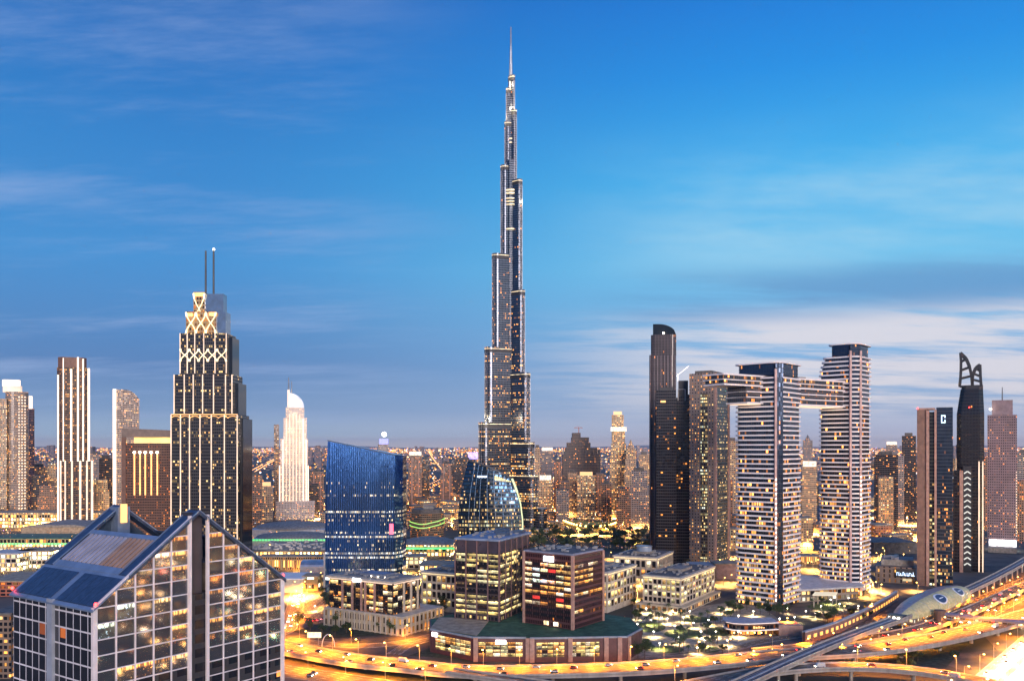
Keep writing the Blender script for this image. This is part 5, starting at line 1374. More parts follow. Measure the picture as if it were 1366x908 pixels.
# ================================================================ THE CITY BEHIND
def face_camera(t, px):
    """these towers stand square to the line of sight, not square to the street grid"""
    y = t.location.y; t.location.x = P(px, y); a = math.atan2(t.location.x, y)
    t.rotation_euler = (0, 0, -a); t.scale = (math.cos(a), 1, 1)
for nm_, px_ in (('round_tower', 21), ('slab_tower', 42), ('ribbed_tower', 98), ('curved_slab_tower', 168), ('domed_tower', 390), ('round_topped_tower', 884), ('dark_glass_tower', 900), ('two_tone_tower', 1246.5), ('horned_tower', 1294), ('mauve_tower', 1337), ('sign_block', 1195)):
    face_camera(bpy.data.objects[nm_], px_)
FC = [facade('city_sand', (.46, .33, .22, 1), wx=3.4, wy=3.5, ww=.55, wh=.5, lit=.45, cols=WARM, es=2.2),
      facade('city_brown', (.26, .17, .12, 1), wx=3.2, wy=3.5, ww=.6, wh=.5, lit=.34, cols=AMBER, es=2.2),
      facade('city_grey', (.28, .25, .24, 1), wx=3.2, wy=3.5, ww=.6, wh=.5, lit=.32, cols=MIXED, es=1.8),
      facade('city_gold', (.52, .38, .24, 1), wx=3.4, wy=3.5, ww=.55, wh=.55, lit=.62, cols=WARM, es=2.6),
      facade('city_dark', (.06, .055, .06, 1), wx=3.0, wy=3.5, ww=.8, wh=.55, lit=.22, cols=MIXED, es=1.8)]
M['crown_lit'] = glow('crown_lit', C(255, 232, 200), 1.0, .6, .25)
M['crown_gold'] = glow('crown_gold', C(255, 190, 100), 1.0)
def bg(label, px0, px1, py, Y, f, dep=30, crown=None, steps=1, name='background_tower', cat='tower', group='towers of the city behind', rib=0):
    t = thing(name, label, cat, (P((px0+px1)/2, Y), Y+dep/2, 0), group)
    zt = ZZ(py, Y); x0, x1 = P(px0, Y), P(px1, Y); w = x1-x0
    for s in range(steps):
        a = s/steps*.42*w/2; z0 = 0 if s == 0 else zt*(.72+.28*(s-1)/(steps-1 or 1))+.02; z1 = zt if s == steps-1 else zt*(.72+.28*s/(steps-1))
        MB().box(x0+a, x1-a, Y+a*.6, Y+dep-a*.6, z0, z1).build('tower_shaft', FC[f], t)
    if rib:
        for i in range(rib):
            x = x0+w*(i+.5)/rib; MB().box(x-w*.04, x+w*.04, Y-1.6, Y-.04, 0, zt*.96).build('stone_rib', M['salmon'], t)
    if crown == 'lit': MB().box(x0+w*.05, x1-w*.05, Y-.6, Y+dep*.8, zt+.02, zt+9).build('lit_crown', M['crown_lit'], t)
    elif crown == 'gold': MB().box(x0+w*.15, x1-w*.15, Y, Y+dep*.7, zt+.02, zt+7).build('lit_crown', M['crown_gold'], t)
    elif crown == 'mast': MB().cyl((x0+x1)/2, Y+dep/2, zt, zt+22, 1.0, .5, 6).build('mast', M['dark'], t)
    elif crown == 'plant': MB().box(x0+w*.2, x1-w*.25, Y+4, Y+dep*.7, zt+.02, zt+6).build('roof_plant', M['roof_dark'], t)
    elif crown == 'dome': MB().ball((x0+x1)/2, Y+dep/2, zt, w*.36, 12, 8).build('dome', M['crown_gold'], t)
    elif crown == 'spire': MB().cyl((x0+x1)/2, Y+dep/2, zt+.02, zt+18, w*.3, .3, 8).build('spire_cap', FC[f], t)
    face_camera(t, (px0+px1)/2)
    return t
# right of the tallest tower
bg('narrow sandy tower directly right of the tallest tower', 713, 721, 597, 1800, 0, crown='plant')
bg('pale tower with a bright white lit crown right of the tallest tower', 722, 738, 601, 2300, 2, crown='lit')
bg('low tower covered in white lights below the white crowned tower', 719, 736, 640, 1750, 3, crown='lit')
bg('slim brown slab between the white crowned tower and the construction tower', 739, 749, 616, 1900, 1, crown='plant', rib=2)
bg('brown block with a flat top left of the construction tower', 746, 759, 642, 1700, 1, rib=1)
bg('brown grey tower under the construction tower, on its left', 756, 772, 630, 1780, 0, steps=2, crown='plant')
bg('sand tower with a lit gabled cap below the construction tower', 770, 794, 634, 1700, 3, crown='gold')
bg('dark brown tower right of the construction tower', 795, 806, 631, 1780, 1, rib=2)
bg('salmon slab tower with one tall rib beside the golden tower', 802, 816, 645, 1600, 1, rib=1, crown='plant')
bg('golden lit stepped tower standing highest in the cluster right of the tallest tower', 813.5, 837, 575, 1750, 3, steps=3, crown='lit')
bg('narrow bright shaft on top of the golden lit cluster', 816, 832, 553, 1790, 3, dep=20, crown='gold')
bg('grey stepped tower with a pointed cap right of the golden tower', 833, 850, 598, 1700, 0, steps=3, crown='spire')
bg('grey lit tower left of the round topped tower, nearer', 840, 866, 628, 1550, 2, steps=2, crown='plant')
bg('slim sandy tower touching the round topped tower', 852, 866, 606, 1900, 0, crown='plant')
bg('low brown tower in front of the golden tower', 822, 842, 650, 1500, 1, steps=2)
# the tower under construction with its crane
def construction_tower():
    Y = 1950
    t = thing('construction_tower', 'dark stepped unfinished tower with a crane on its roof', 'tower', (P(776, Y), Y+18, 0))
    raw = facade('raw_concrete', (.14, .105, .09, 1), wx=3.4, wy=3.6, ww=.8, wh=.6, lit=.07, cols=WARM, es=2.2, gr=.5)
    for x0, x1, py, off in ((751, 801, 606, 0), (755, 797, 597, 3), (757, 788, 590, 5), (763, 786, 583, 7), (764, 775, 577, 9)):
        MB().box(P(x0, Y), P(x1, Y), Y+off, Y+40-off, 0 if off == 0 else ZZ({597: 606, 590: 597, 583: 590, 577: 583}[py], Y)+.02, ZZ(py, Y)).build('raw_tier', raw, t)
    for x in (753, 781, 790, 798): MB().box(P(x, Y), P(x, Y)+5, Y+2, Y+14, ZZ(606, Y), ZZ(601 if x > 760 else 603, Y)+3).build('core_stub', M['roof_dark'], t)
    k = thing('tower_crane', 'tower crane standing on the unfinished tower', 'crane', (P(773, Y), Y+20, ZZ(577, Y)))
    X, y, z0, z1 = P(773, Y), Y+20, ZZ(577, Y), ZZ(569, Y)
    red = plain('crane_red', (.35, .10, .07), .5)
    MB().bar((X, y, z0), (X, y, z1), 1.6).build('crane_mast', red, k)
    b = MB(); b.bar((X-11, y, z1-2), (X+9, y, z1-2), 1.1); b.bar((X, y, z1+2), (X-10, y, z1-1.5), .4); b.bar((X, y, z1+2), (X+8, y, z1-1.5), .4); b.build('crane_jib', red, k)
construction_tower()
# left of the tallest tower
bg('brown residential tower with a white roof edge right of the blue glass tower', 545, 563, 607, 2100, 1, crown='lit', rib=2)
bg('dark slim tower joined to the brown residential tower', 563, 573, 612, 2150, 4, crown='plant')
bg('dark brown stepped tower left of the sail office', 587, 604, 618, 2100, 1, steps=2, crown='plant', rib=2)
bg('plain dark maroon block behind the sail office', 602, 634, 613, 2300, 4, crown='plant')
bg('low sandy tower between the blue glass tower and the brown residential tower', 531, 544, 640, 2000, 0)
bt = bg('far tower crowned with a brilliant white beacon above the blue glass tower', 504, 518, 592, 2900, 2, crown=None)
MB().box(P(505, 2900), P(517, 2900), 2900, 2924, ZZ(592, 2900), ZZ(585, 2900)).build('violet_crown', glow('violet_crown', C(120, 130, 255), 1.2), bt)
MB().ball(P(511.5, 2900), 2912, ZZ(579, 2900), 8, 12, 8).build('beacon', glow('beacon_white', C(240, 250, 255), 9), bt)
bg('small violet lit tower peeking left of the tallest tower', 622, 636, 607, 3000, 2, crown=None)
v = bg('violet lamp lit spire beside the tallest tower', 628, 634, 603, 2950, 2); MB().box(P(624, 2940), P(637, 2940), 2936, 2940, ZZ(612, 2940), ZZ(603, 2940)).build('violet_screen', glow('violet_screen', C(170, 140, 255), 1.4, .6, .1), v)
bg('brown block with amber windows behind the stepped tower', 332, 350, 634, 1500, 1, crown='plant')
bg('sandy block with a lit top left of the domed tower', 345, 364, 648, 1650, 0, crown='gold')
bg('brown tower with an orange lit face left of the blue glass tower', 414, 432, 629, 1900, 1, crown='plant', rib=2)
bg('low dark block right of the domed tower', 410, 425, 645, 1800, 4)
bg('dark plum office slab between the ribbed tower and the pale curved tower', 132, 152, 611, 1750, 4, crown='plant')
bg('grey slab with a step roof left of the plum office slab', 120, 134, 605, 1900, 2, crown='plant')
bg('cream stepped block at the foot of the plum office slab', 121, 146, 640, 1600, 3, steps=2)
bg('yellow lit low office between the round tower and the ribbed tower', 40, 64, 622, 1900, 3, crown='plant')
bg('cream lit office with two wings left of the ribbed tower', 62, 76, 618, 1850, 3, steps=2)
bg('dark low slab before the yellow lit office', 42, 62, 634, 1750, 4)
bg('brown gabled villa block left of the ribbed tower', 50, 76, 648, 1600, 1, steps=2)
# right side gaps
bg('white far tower framed between the twin towers', 1071, 1084, 587, 2600, 2, crown='spire')
bg('sandy tower seen between the twin towers', 1070, 1090, 622, 1500, 0, crown='lit')
bg('sandy tower left of the left twin tower', 971, 984, 588, 1500, 0, crown='plant')
bg('slim brown tower between the brown slab tower and the left twin', 966, 978, 640, 1300, 1)
bg('dark tower with yellow green lights right of the right twin', 1166, 1198, 606, 1500, 4, crown='plant')
yt = bg('grey tower with a golden lit panel right of the right twin', 1172, 1192, 636, 1420, 3)
bg('far glass tower with a bright top right of the right twin', 1182, 1197, 593, 2400, 2, crown='lit')
bg('blue grey tower left of the two tone tower', 1203, 1222, 581, 1700, 4, crown='plant')
bg('pale blue tower before the blue grey tower', 1196, 1206, 608, 1600, 2)
bg('far sandy tower behind the mauve tower', 1357, 1372, 604, 1500, 2, crown='plant')
bg('brown block at the right edge behind the highway', 1357, 1375, 640, 1300, 1)
bg('low pink slab left of the mauve tower', 1312, 1320, 610, 1500, 1)
# office with lime light ribbon
def lime_building():
    Y = 1330
    t = thing('lime_banded_office', 'low rounded office with a lime light ribbon round it, right of the blue glass tower', 'office', (P(569, Y), Y+20, 0))
    p = rounded([(P(544, Y), Y+10), (P(563, Y), Y-16), (P(592, Y), Y), (P(590, Y), Y+38), (P(556, Y), Y+44)], 9)
    MB().prism(p, 0, ZZ(684, Y)).build('office_body', facade('lime_office_wall', (.24, .17, .10, 1), wx=3, wy=3.4, ww=.85, wh=.45, lit=.35, cols=AMBER, es=.9), t)
    MB().prism(grow(p, -3), ZZ(684, Y)+.02, ZZ(679, Y)).build('roof_storey', M['roof_dark'], t)
    MB().box(P(564, Y), P(578, Y), Y+6, Y+26, ZZ(679, Y)+.02, ZZ(675, Y)).build('roof_plant', M['roof_grey'], t)
    for dz in (0, 6):
        m = MB(); pl = grow(p, .6)
        z_ = lambda q_: ZZ(703, Y)+dz+(q_[0]-P(563, Y))**2*.006*(1 if q_[1] < Y+30 else .6)
        for a, b in zip(pl, pl[1:]+pl[:1]): m.bar((a[0], a[1], z_(a)), (b[0], b[1], z_(b)), .8, 1.1)
        m.build('lime_ribbon', M['led_lime'], t)
lime_building()
# ---- mall roofs and halls on the left
M['roof_green_lit'] = plain('roof_lit_green', (.07, .16, .10), .7, var=.4)  # green light on the mall roof put into its colour
def hall(label, px0, px1, py_base, hgt, dep, mat, roof='roof_grey', kind='flat', name='mall_hall', cat='mall building', skew=0):
    Y = G(0, py_base)[1]; x0, x1 = P(px0, Y), P(px1, Y)
    t = thing(name, label, cat, ((x0+x1)/2, Y+dep/2, 0), 'mall halls and roofs on the left')
    p = [(x0, Y), (x1, Y+skew), (x1, Y+dep+skew), (x0, Y+dep)]
    MB().prism(p, 0, hgt, kind != 'flat').build('hall_wall', mat, t)
    if kind == 'flat': MB().prism(grow(p, 1.0), hgt+.02, hgt+1.2, True, True).build('roof', M[roof], t)
    elif kind == 'vault':
        m = MB(); K = 10
        for k in range(K):
            a, b = math.pi*k/K, math.pi*(k+1)/K
            f = lambda th, x: (x, Y+dep/2-dep/2*math.cos(th), hgt+dep*.2*math.sin(th))
            m.face([f(a, x0), f(a, x1), f(b, x1), f(b, x0)])
        m.build('vault_roof', M[roof], t, smooth=True)
    elif kind == 'dome':
        m = MB(); K = 6
        for j in range(K):
            a, b = math.pi/2*j/K, math.pi/2*(j+1)/K
            for i in range(28):
                u, v_ = 2*math.pi*i/28, 2*math.pi*(i+1)/28
                f = lambda th, ph: ((x0+x1)/2+(x1-x0)*.52*math.cos(th)*math.cos(ph), Y+dep/2+dep*.55*math.cos(th)*math.sin(ph), hgt+.02+dep*.10*math.sin(th))
                m.face([f(a, u), f(a, v_), f(b, v_), f(b, u)])
        m.build('shell_roof', M[roof], t, smooth=True)
    elif kind == 'wave':
        m = MB(); K = 20
        for k in range(K):
            f = lambda i, y: (x0+(x1-x0)*i/K, y, hgt+.1+4.5*math.sin(i/K*math.pi)*(1+.3*math.sin(i/K*9)))
            m.face([f(k, Y-2), f(k+1, Y-2), f(k+1, Y+dep), f(k, Y+dep)])
            m.face([f(k, Y-2), (f(k, 0)[0], Y-2, hgt), (f(k+1, 0)[0], Y-2, hgt), f(k+1, Y-2)][::1])
        m.build('wave_roof', M[roof], t, smooth=True)
    return t
gold_wall = facade('mall_gold', (.5, .38, .2, 1), wx=5, wy=6, ww=.75, wh=.7, lit=.9, cols=WARM, es=8.0)
bright_wall = facade('mall_bright', (.6, .5, .36, 1), wx=6, wy=5, ww=.85, wh=.75, lit=.95, cols=PALE, es=8)
amber_wall = facade('mall_amber', (.45, .28, .12, 1), wx=2.6, wy=12, ww=.6, wh=.9, lit=.95, cols=AMBER, es=3.6)
hall('long golden mall front stretching behind the wavy roof at the left', -12, 148, 704, 26, 60, gold_wall, 'roof_tan')
hall('grey wavy mall roof before the long golden front', 28, 120, 722, 22, 90, M['roof_tan'], 'roof_grey', 'wave')
hall('green glowing mall roof at the left edge', -20, 92, 736, 18, 60, gold_wall, 'roof_green_lit' if 'roof_green_lit' in M else 'roof_grey')
hall('brilliant white hall front near the left edge', 22, 66, 758, 20, 40, bright_wall, 'roof_tan')
hall('bright yellow hall at the far left below the green roof', -20, 24, 762, 20, 40, bright_wall, 'pale_concrete')
hall('red lit parking deck at the left edge beside the gabled hotel', -25, 40, 795, 14, 60, facade('red_deck', (.4, .12, .07, 1), wx=6, wy=3.5, ww=.8, wh=.6, lit=.75, cols=AMBER, es=2.0), 'roof_tan')
hall('brown apartment block at the very left edge beside the hotel', -15, 14, 905, 40, 40, facade('left_flats', (.2, .14, .1, 1), wx=3, wy=3.6, lit=.35, cols=WARM, es=1.6), 'roof_dark')
hall('grey oval mall roof right of the stepped tower', 332, 432, 718, 14, 90, M['pale_concrete'], 'roof_grey', 'dome')
hall('second grey oval mall roof, nearer, with green lit edge', 334, 436, 730, 12, 70, M['pale_concrete'], 'roof_grey', 'dome')
hall('cluttered cream mall roof with many small plant units, left of the blue glass tower', 330, 434, 748, 12, 110, gold_wall, 'roof_tan')
hall('amber striped hall front left of the blue glass tower', 345, 436, 760, 15, 20, amber_wall, 'roof_tan')
hall('white flat roofed shop hall in front of the amber striped hall', 362, 404, 790, 13, 40, M['cream'], 'white')
hall('small amber shop with a bright screen left of the blue glass tower', 404, 424, 788, 14, 20, facade('shop_amber', (.45, .28, .1, 1), wx=14, wy=9, ww=.6, wh=.5, lit=1, cols=PALE, es=2.6), 'roof_tan')
hall('silver barrel vault canopy left of the blue glass tower', 400, 436, 770, 12, 30, M['steel'], 'steel', 'vault')
hall('green roofed hall right of the blue glass tower', 534, 604, 742, 15, 70, gold_wall, 'roof_grey', 'dome')
hall('bright fronted hall behind the dark cream office block', 532, 566, 758, 13, 30, bright_wall, 'roof_tan')
hall('flat tan hall left of the banded office', 560, 606, 768, 11, 40, gold_wall, 'roof_tan')
hall('low cream hall with a lit canopy behind the plaza blocks', 924, 954, 771, 13, 30, bright_wall, 'pale_concrete')
hall('plain salmon wall block left of the left twin tower', 955, 988, 772, 16, 25, M['salmon'], 'roof_tan')
hall('dark low car deck between the right twin and the two tone tower', 1166, 1224, 738, 14, 70, M['roof_dark'], 'roof_dark')
hall('brick red lit block right of the right twin tower', 1168, 1190, 720, 22, 40, facade('red_block', (.35, .14, .08, 1), wx=4, wy=4, lit=.5, cols=AMBER, es=1.6), 'roof_tan')
hall('orange lit boundary hall between the twin towers', 1070, 1094, 752, 9, 20, amber_wall, 'roof_tan')
for o in [o for o in COL.objects if o.get('label', '').startswith(('green glowing', 'second grey', 'green roofed'))]:
    r = [c for c in o.children if 'roof' in c.name][0]; pts = [r.matrix_basis @ v_.co for v_ in r.data.vertices]
    xs = [p.x for p in pts]; ys = [p.y for p in pts]; zt = max(p.z for p in pts)
    m = MB(); off = o.location; n_ = 26
    for i in range(n_):
        x = min(xs)+(max(xs)-min(xs))*(i+.5)/n_; m.box(off.x+x, off.x+x+3.2, off.y+min(ys)-.8, off.y+min(ys)-.2, 10, 12.5)
    m.build('green_light_strip', M['led_green'], o)
# small plant units on the cluttered mall roof
M['plant_white'] = plain('unit_white', (.5, .47, .42), .7)
pm = [MB().box(-w, w, -d_, d_, 0, h).mesh('roof_unit', M['plant_white']) for w, d_, h in ((2, 2, 2.2), (3.5, 1.6, 1.8), (1.4, 3, 2.8))]
mr = [o for o in COL.objects if o.get('label', '').startswith('cluttered')][0]
for i in range(70):
    x = rng.uniform(P(332, 1080), P(432, 1080)); y = rng.uniform(1085, 1185); inst('roof_unit', pm[i % 3], (x, y, 13.22), 0, mr)
# the yellow lit curved lake terrace in front of the far towers
def terrace():
    t = thing('lake_terrace', 'yellow lit curved terrace in front of the far tower cluster', 'terrace', G(790, 702))
    pts = [G(x, y) for x, y in ((752, 700), (770, 706), (790, 708), (812, 706), (832, 698))]
    pb = [G(x, y) for x, y in ((835, 694), (812, 696), (790, 698), (770, 696), (755, 694))]
    m = MB(); line = smooth([(p[0], p[1], 0) for p in pts], 10); back = smooth([(p[0], p[1], 0) for p in pb], 10)
    poly = [(p.x, p.y) for p in line]+[(p.x, p.y) for p in back]
    m.prism(poly, 0, 4); m.build('terrace_base', plain('yellow_lit_terrace', (.50, .42, .06), .7), t)  # yellow of the lighting put into the base colour
    l = MB()
    for p, n in at_len(line, 14): l.ball(p.x, p.y, 8, 1.6, 6, 4)
    l.build('terrace_lights', M['lamp_orange'], t)['kind'] = 'stuff'
terrace()
# ---- low blocks of the warm quarter and the wider city, each one a thing
taken = []
def free(x, y, r):
    for a, b, c in taken:
        if (x-a)**2+(y-b)**2 < (r+c)**2: return False
    taken.append((x, y, r)); return True
for o in [o for o in COL.objects if o.parent is None and o.type == 'EMPTY' and o.location.y > 500]: taken.append((o.location.x, o.location.y, 34))
LOWN = 0
LOWF = {0: facade('low_sand', (.46, .32, .19, 1), wx=3.4, wy=3.5, ww=.55, wh=.5, lit=.5, cols=WARM, es=3.4), 3: facade('low_gold', (.50, .36, .20, 1), wx=3.6, wy=3.6, ww=.6, wh=.6, lit=.6, cols=WARM, es=3.6), 1: facade('low_brown', (.26, .17, .11, 1), wx=3.2, wy=3.5, ww=.6, wh=.5, lit=.4, cols=AMBER, es=2.4), 2: FC[2], 4: FC[4]}
low_pool = []
for i, (w, d_, h) in enumerate(((34, 22, 16), (26, 30, 22), (44, 20, 14), (22, 22, 30), (30, 26, 45), (24, 24, 62), (28, 22, 85))):
    for f in ((0, 3, 1) if h < 40 else (0, 1, 2, 4)): low_pool.append((w, d_, h, MB().box(-w/2, w/2, -d_/2, d_/2, 0, h).mesh('low_block', LOWF[f]), MB().box(-w/2-.6, w/2+.6, -d_/2-.6, d_/2+.6, h+.02, h+1.2).mesh('roof', M['roof_tan' if f in (0, 3) else 'roof_dark'])))
KINDS = {'warm': ('low sand coloured block in the warm lit quarter around the tallest tower', 'sandy blocks round the tallest tower'),
         'left': ('low block in the bright quarter beyond the mall on the left', 'blocks beyond the mall'),
         'right': ('low block in the lit district beyond the twin towers on the right', 'blocks beyond the twin towers'),
         'mid': ('mid height block of flats in the wide city towards the horizon', 'blocks towards the horizon')}
def scatter(n, a, b, y0, y1, hmax, kind, hmin=0):
    global LOWN
    pool = [p for p in low_pool if hmin <= p[2] <= hmax]; k = 0; tries = 0
    while k < n and tries < n*14:
        tries += 1
        Y = y0*(y1/y0)**rng.random(); X = P(rng.uniform(a, b), Y)
        w, d_, h, me, rm = rng.choice(pool)
        if not free(X, Y, w*.62): continue
        lab, grp = KINDS[kind]
        t = inst('low_block', me, (X, Y, 0), rng.choice((0, .25, -.3, .5)))
        tag(t, lab, 'building', grp)
        if Y < 2100: inst('roof', rm, (0, 0, 0), 0, t).location = (0, 0, 0)
        k += 1
scatter(70, 525, 735, 1480, 2300, 22, 'warm'); scatter(34, -20, 440, 1250, 2300, 30, 'left'); scatter(26, 720, 870, 1640, 2400, 62, 'right', 20)
scatter(45, 960, 1372, 1180, 2400, 45, 'right'); scatter(80, -40, 1400, 2400, 5200, 85, 'mid')
# the far city, one mass that fades to the horizon, and its lights
m = MB()
for i in range(2600):
    Y = 4800*(9.0**rng.random()); X = P(rng.uniform(-120, 1490), Y); w = rng.uniform(12, 40)*(1+Y/16000); h = rng.choice((10, 14, 20, 26, 40)) if rng.random() < .96 else rng.uniform(60, 170)
    m.box(X, X+w, Y, Y+w, 0, h)
o = m.build('far_city', facade('far_city_wall', (.16, .14, .16, 1), wx=8, wy=6, ww=.5, wh=.4, lit=.2, cols=WARM, es=2.0), kind='stuff')
def light_cloud(name, n, y0, y1, px0, px1, size, mat, zr=(6, 22)):
    m = MB()
    for i in range(n):
        Y = y0*(y1/y0)**rng.random(); X = P(rng.uniform(px0, px1), Y); s = size*(Y/3000)**.75*rng.uniform(.5, 1.3); z = rng.uniform(*zr)
        a = [(X+s, Y, z), (X, Y+s, z), (X-s, Y, z), (X, Y-s, z)]; t, b = (X, Y, z+s), (X, Y, z-s)
        for j in range(4): m.face([a[j], a[(j+1) % 4], t]); m.face([a[(j+1) % 4], a[j], b])
    return m.build(name, mat, kind='stuff')
def specks(name, cols, es):
    m, q = new_mat(name)
    r = q.n('ShaderNodeNewGeometry').outputs['Random Per Island']
    q.n('ShaderNodeOutputMaterial', {0: q.n('ShaderNodeEmission', {0: q.ramp(r, cols, 'CONSTANT'), 1: q.m('MULTIPLY', es, q.m('ADD', .15, q.m('POWER', q.m('FRACT', q.m('MULTIPLY', r, 17.3)), 3.0)))}).outputs[0]})
    m.cycles.emission_sampling = 'NONE'; return m
SPK = specks('far_lights', [(0, C(255, 140, 50)), (.45, C(255, 190, 100)), (.75, C(255, 230, 180)), (.9, C(225, 235, 255)), (.97, C(180, 150, 255))], 3.2)
light_cloud('far_city_lights', 5200, 2500, 30000, -120, 1490, 4.6, SPK); light_cloud('far_city_lights', 2600, 14000, 50000, -120, 1490, 5.5, SPK, (20, 60))
light_cloud('quarter_lights', 2400, 1400, 2500, 500, 880, 1.5, SPK, (3, 14)); light_cloud('quarter_lights', 2200, 1200, 2500, -40, 440, 1.6, SPK, (3, 14)); light_cloud('quarter_lights', 1800, 1150, 2500, 950, 1390, 1.4, SPK, (3, 14))
light_cloud('park_lights', 700, 1190, 1500, 690, 875, .8, SPK, (2, 5)); light_cloud('plaza_lights', 320, 600, 760, 830, 1060, .4, SPK, (1.5, 4.5))
light_cloud('mall_lights', 500, 900, 1200, 325, 440, .6, SPK, (8, 14)); light_cloud('mall_lights', 500, 850, 1400, -30, 110, .8, SPK, (8, 22))
# strings of road lights running out to the horizon
m = MB()
for px, dx in ((120, -900), (60, 500), (300, 400), (425, -700), (470, 200), (560, 900), (620, -500), (735, 300), (800, 1200), (1060, -900), (1080, 300), (1180, 700), (1215, -400), (1290, 500), (1362, 900)):
    x0 = P(px, 2500)
    for k in range(170):
        Y = 2500+k*(60+k*.9); X = x0*(Y/2500)**.93+dx*(Y-2500)/9000; s_ = 3.0*(Y/3000)**.8
        for o_ in (-14, 14):
            a = [(X+o_+s_, Y, 14), (X+o_, Y+s_, 14), (X+o_-s_, Y, 14), (X+o_, Y-s_, 14)]
            for j in range(4): m.face([a[j], a[(j+1) % 4], (X+o_, Y, 14+s_)])
m.build('road_light_strings', glow('string_amber', C(255, 170, 80), 2.2), kind='stuff')
# low distant rise on the horizon
m = MB()
K = 60
for i in range(K):
    f = lambda j: (P(-200+1766*j/K, 60000), 60000, 120+60*math.sin(j*.9)+50*math.sin(j*.37+1))
    a, b = f(i), f(i+1)
    m.face([(a[0], a[1], 0), (b[0], b[1], 0), b, a]); m.face([a, b, (b[0], b[1]+9000, 0), (a[0], a[1]+9000, 0)])
o = m.build('hills', plain('far_hills', (.10, .11, .15), .9)); o['kind'] = 'structure'

# the lit district across the highway, right of the frame, which the glass fronts mirror
m = MB(); l = MB(); rr = random.Random(31)
for i in range(150):
    x, y = rr.uniform(260, 2400), rr.uniform(-500, 1100)
    if x/max(y, 1) < .72 and y > 0: continue
    if abs((Vector((x, y, 0))-H0).dot(HN)-50) < 75: continue
    w, d_, h = rr.uniform(18, 40), rr.uniform(18, 40), rr.choice((12, 18, 26, 40, 60))
    m.box(x, x+w, y, y+d_, 0, h)
m.build('district_opposite', LOWF[3], kind='stuff')
m = MB()
for i in range(44):
    x = -1000+i*46+rr.uniform(-6, 6); h = rr.uniform(44, 68); y = rr.uniform(-190, -130)
    m.box(x, x+rr.uniform(30, 42), y, y+30, 0, h)
m.build('district_behind', facade('opposite_dark', (.03, .026, .026, 1), wx=3.4, wy=3.6, ww=.6, wh=.5, lit=.25, cols=AMBER, es=4), kind='stuff')
for i in range(3600):
    x, y = 60+2400*rr.random()**1.5, rr.uniform(-500, 1100); s_ = rr.uniform(.5, 1.5)*(.6+x/900); z = rr.uniform(3, 14)
    if y > 0 and x/y < .66: continue
    a = [(x+s_, y, z), (x, y+s_, z), (x-s_, y, z), (x, y-s_, z)]
    for j in range(4): l.face([a[j], a[(j+1) % 4], (x, y, z+s_)]); l.face([a[(j+1) % 4], a[j], (x, y, z-s_)])
l.build('district_lights', specks('near_lights', [(0, C(255, 150, 60)), (.4, C(255, 200, 110)), (.7, C(255, 236, 200)), (.9, C(120, 255, 200)), (.94, C(255, 60, 40))], 110), kind='stuff')
# ================================================================ TREES, LAMPS, CARS
bpy.context.view_layer.update(); DG = bpy.context.evaluated_depsgraph_get()
def leaf_mat(name, col):
    m, q = new_mat(name)
    r = q.n('ShaderNodeNewGeometry').outputs['Random Per Island']
    c = q.ramp(r, [(0, (col[0]*.5, col[1]*.5, col[2]*.5, 1)), (.5, (*col, 1)), (1, (col[0]*1.9, col[1]*1.7, col[2]*1.4, 1))])
    b = q.n('ShaderNodeBsdfPrincipled', {'Base Color': c, 'Roughness': .6}); q.n('ShaderNodeOutputMaterial', {0: b.outputs[0]}); return m
LEAF = leaf_mat('leaf_green', (.045, .07, .025)); PALM = leaf_mat('palm_green', (.06, .085, .03)); BARK = plain('bark', (.13, .09, .06), .9)
def make_tree(seed, h, r):
    rr = random.Random(seed)
    t = thing('broadleaf_tree', '', 'tree')
    tk = MB(); tk.cyl(0, 0, 0, h*.5, .32, .2, 7)
    for k in range(5):
        a = k*1.3+rr.random(); tk.bar((0, 0, h*.38), (math.cos(a)*r*.55, math.sin(a)*r*.55, h*.68), .16)
    tk.build('trunk', BARK, t)
    cl = [(rr.uniform(-.6, .6)*r, rr.uniform(-.6, .6)*r, h*(.55+.4*rr.random()), r*rr.uniform(.28, .5)) for _ in range(11)]
    m = MB()
    for i in range(620):
        x, y, z, cr = rr.choice(cl); th = rr.uniform(0, 6.28); ph = math.asin(rr.uniform(-.8, 1)); k = cr*rr.uniform(.6, 1.1)
        p = Vector((x+k*math.cos(ph)*math.cos(th), y+k*math.cos(ph)*math.sin(th), z+k*math.sin(ph)*.85))
        s = rr.uniform(.25, .55); u = Vector((rr.gauss(0, 1), rr.gauss(0, 1), rr.gauss(0, 1))).normalized(); v = u.orthogonal().normalized()
        m.face([p-u*s-v*s*.6, p+u*s-v*s*.6, p+u*s*.7+v*s*.6, p-u*s*.7+v*s*.6])
    m.build('crown', LEAF, t); return t
def make_palm(seed, h):
    rr = random.Random(seed); t = thing('palm_tree', '', 'palm')
    MB().cyl(0, 0, 0, h, .26, .18, 7).build('trunk', BARK, t)
    m = MB()
    for k in range(20):
        a = k*2.399+rr.uniform(-.2, .2); L = rr.uniform(2.4, 3.4); up = rr.uniform(.1, 1.1); pr = None
        for j in range(6):
            f = j/5; p = Vector((math.cos(a)*L*f, math.sin(a)*L*f, h+L*(up*f-1.15*f*f))); w = .42*math.sin(math.pi*min(.98, f*.85+.14))
            sd_ = Vector((-math.sin(a), math.cos(a), -.25)) * w; s2 = Vector((math.sin(a), -math.cos(a), -.25))*w
            if pr: m.face([pr[0], p, p+sd_, pr[1]]); m.face([pr[0], pr[2], p+s2, p])
            pr = (p, p+sd_, p+s2)
    m.build('crown', PALM, t); return t
TREES = [make_tree(1, 9, 4.2), make_tree(2, 11, 5.0), make_tree(3, 7.5, 3.6)]; PALMS = [make_palm(4, 8.5), make_palm(5, 10.5)]
used = set()
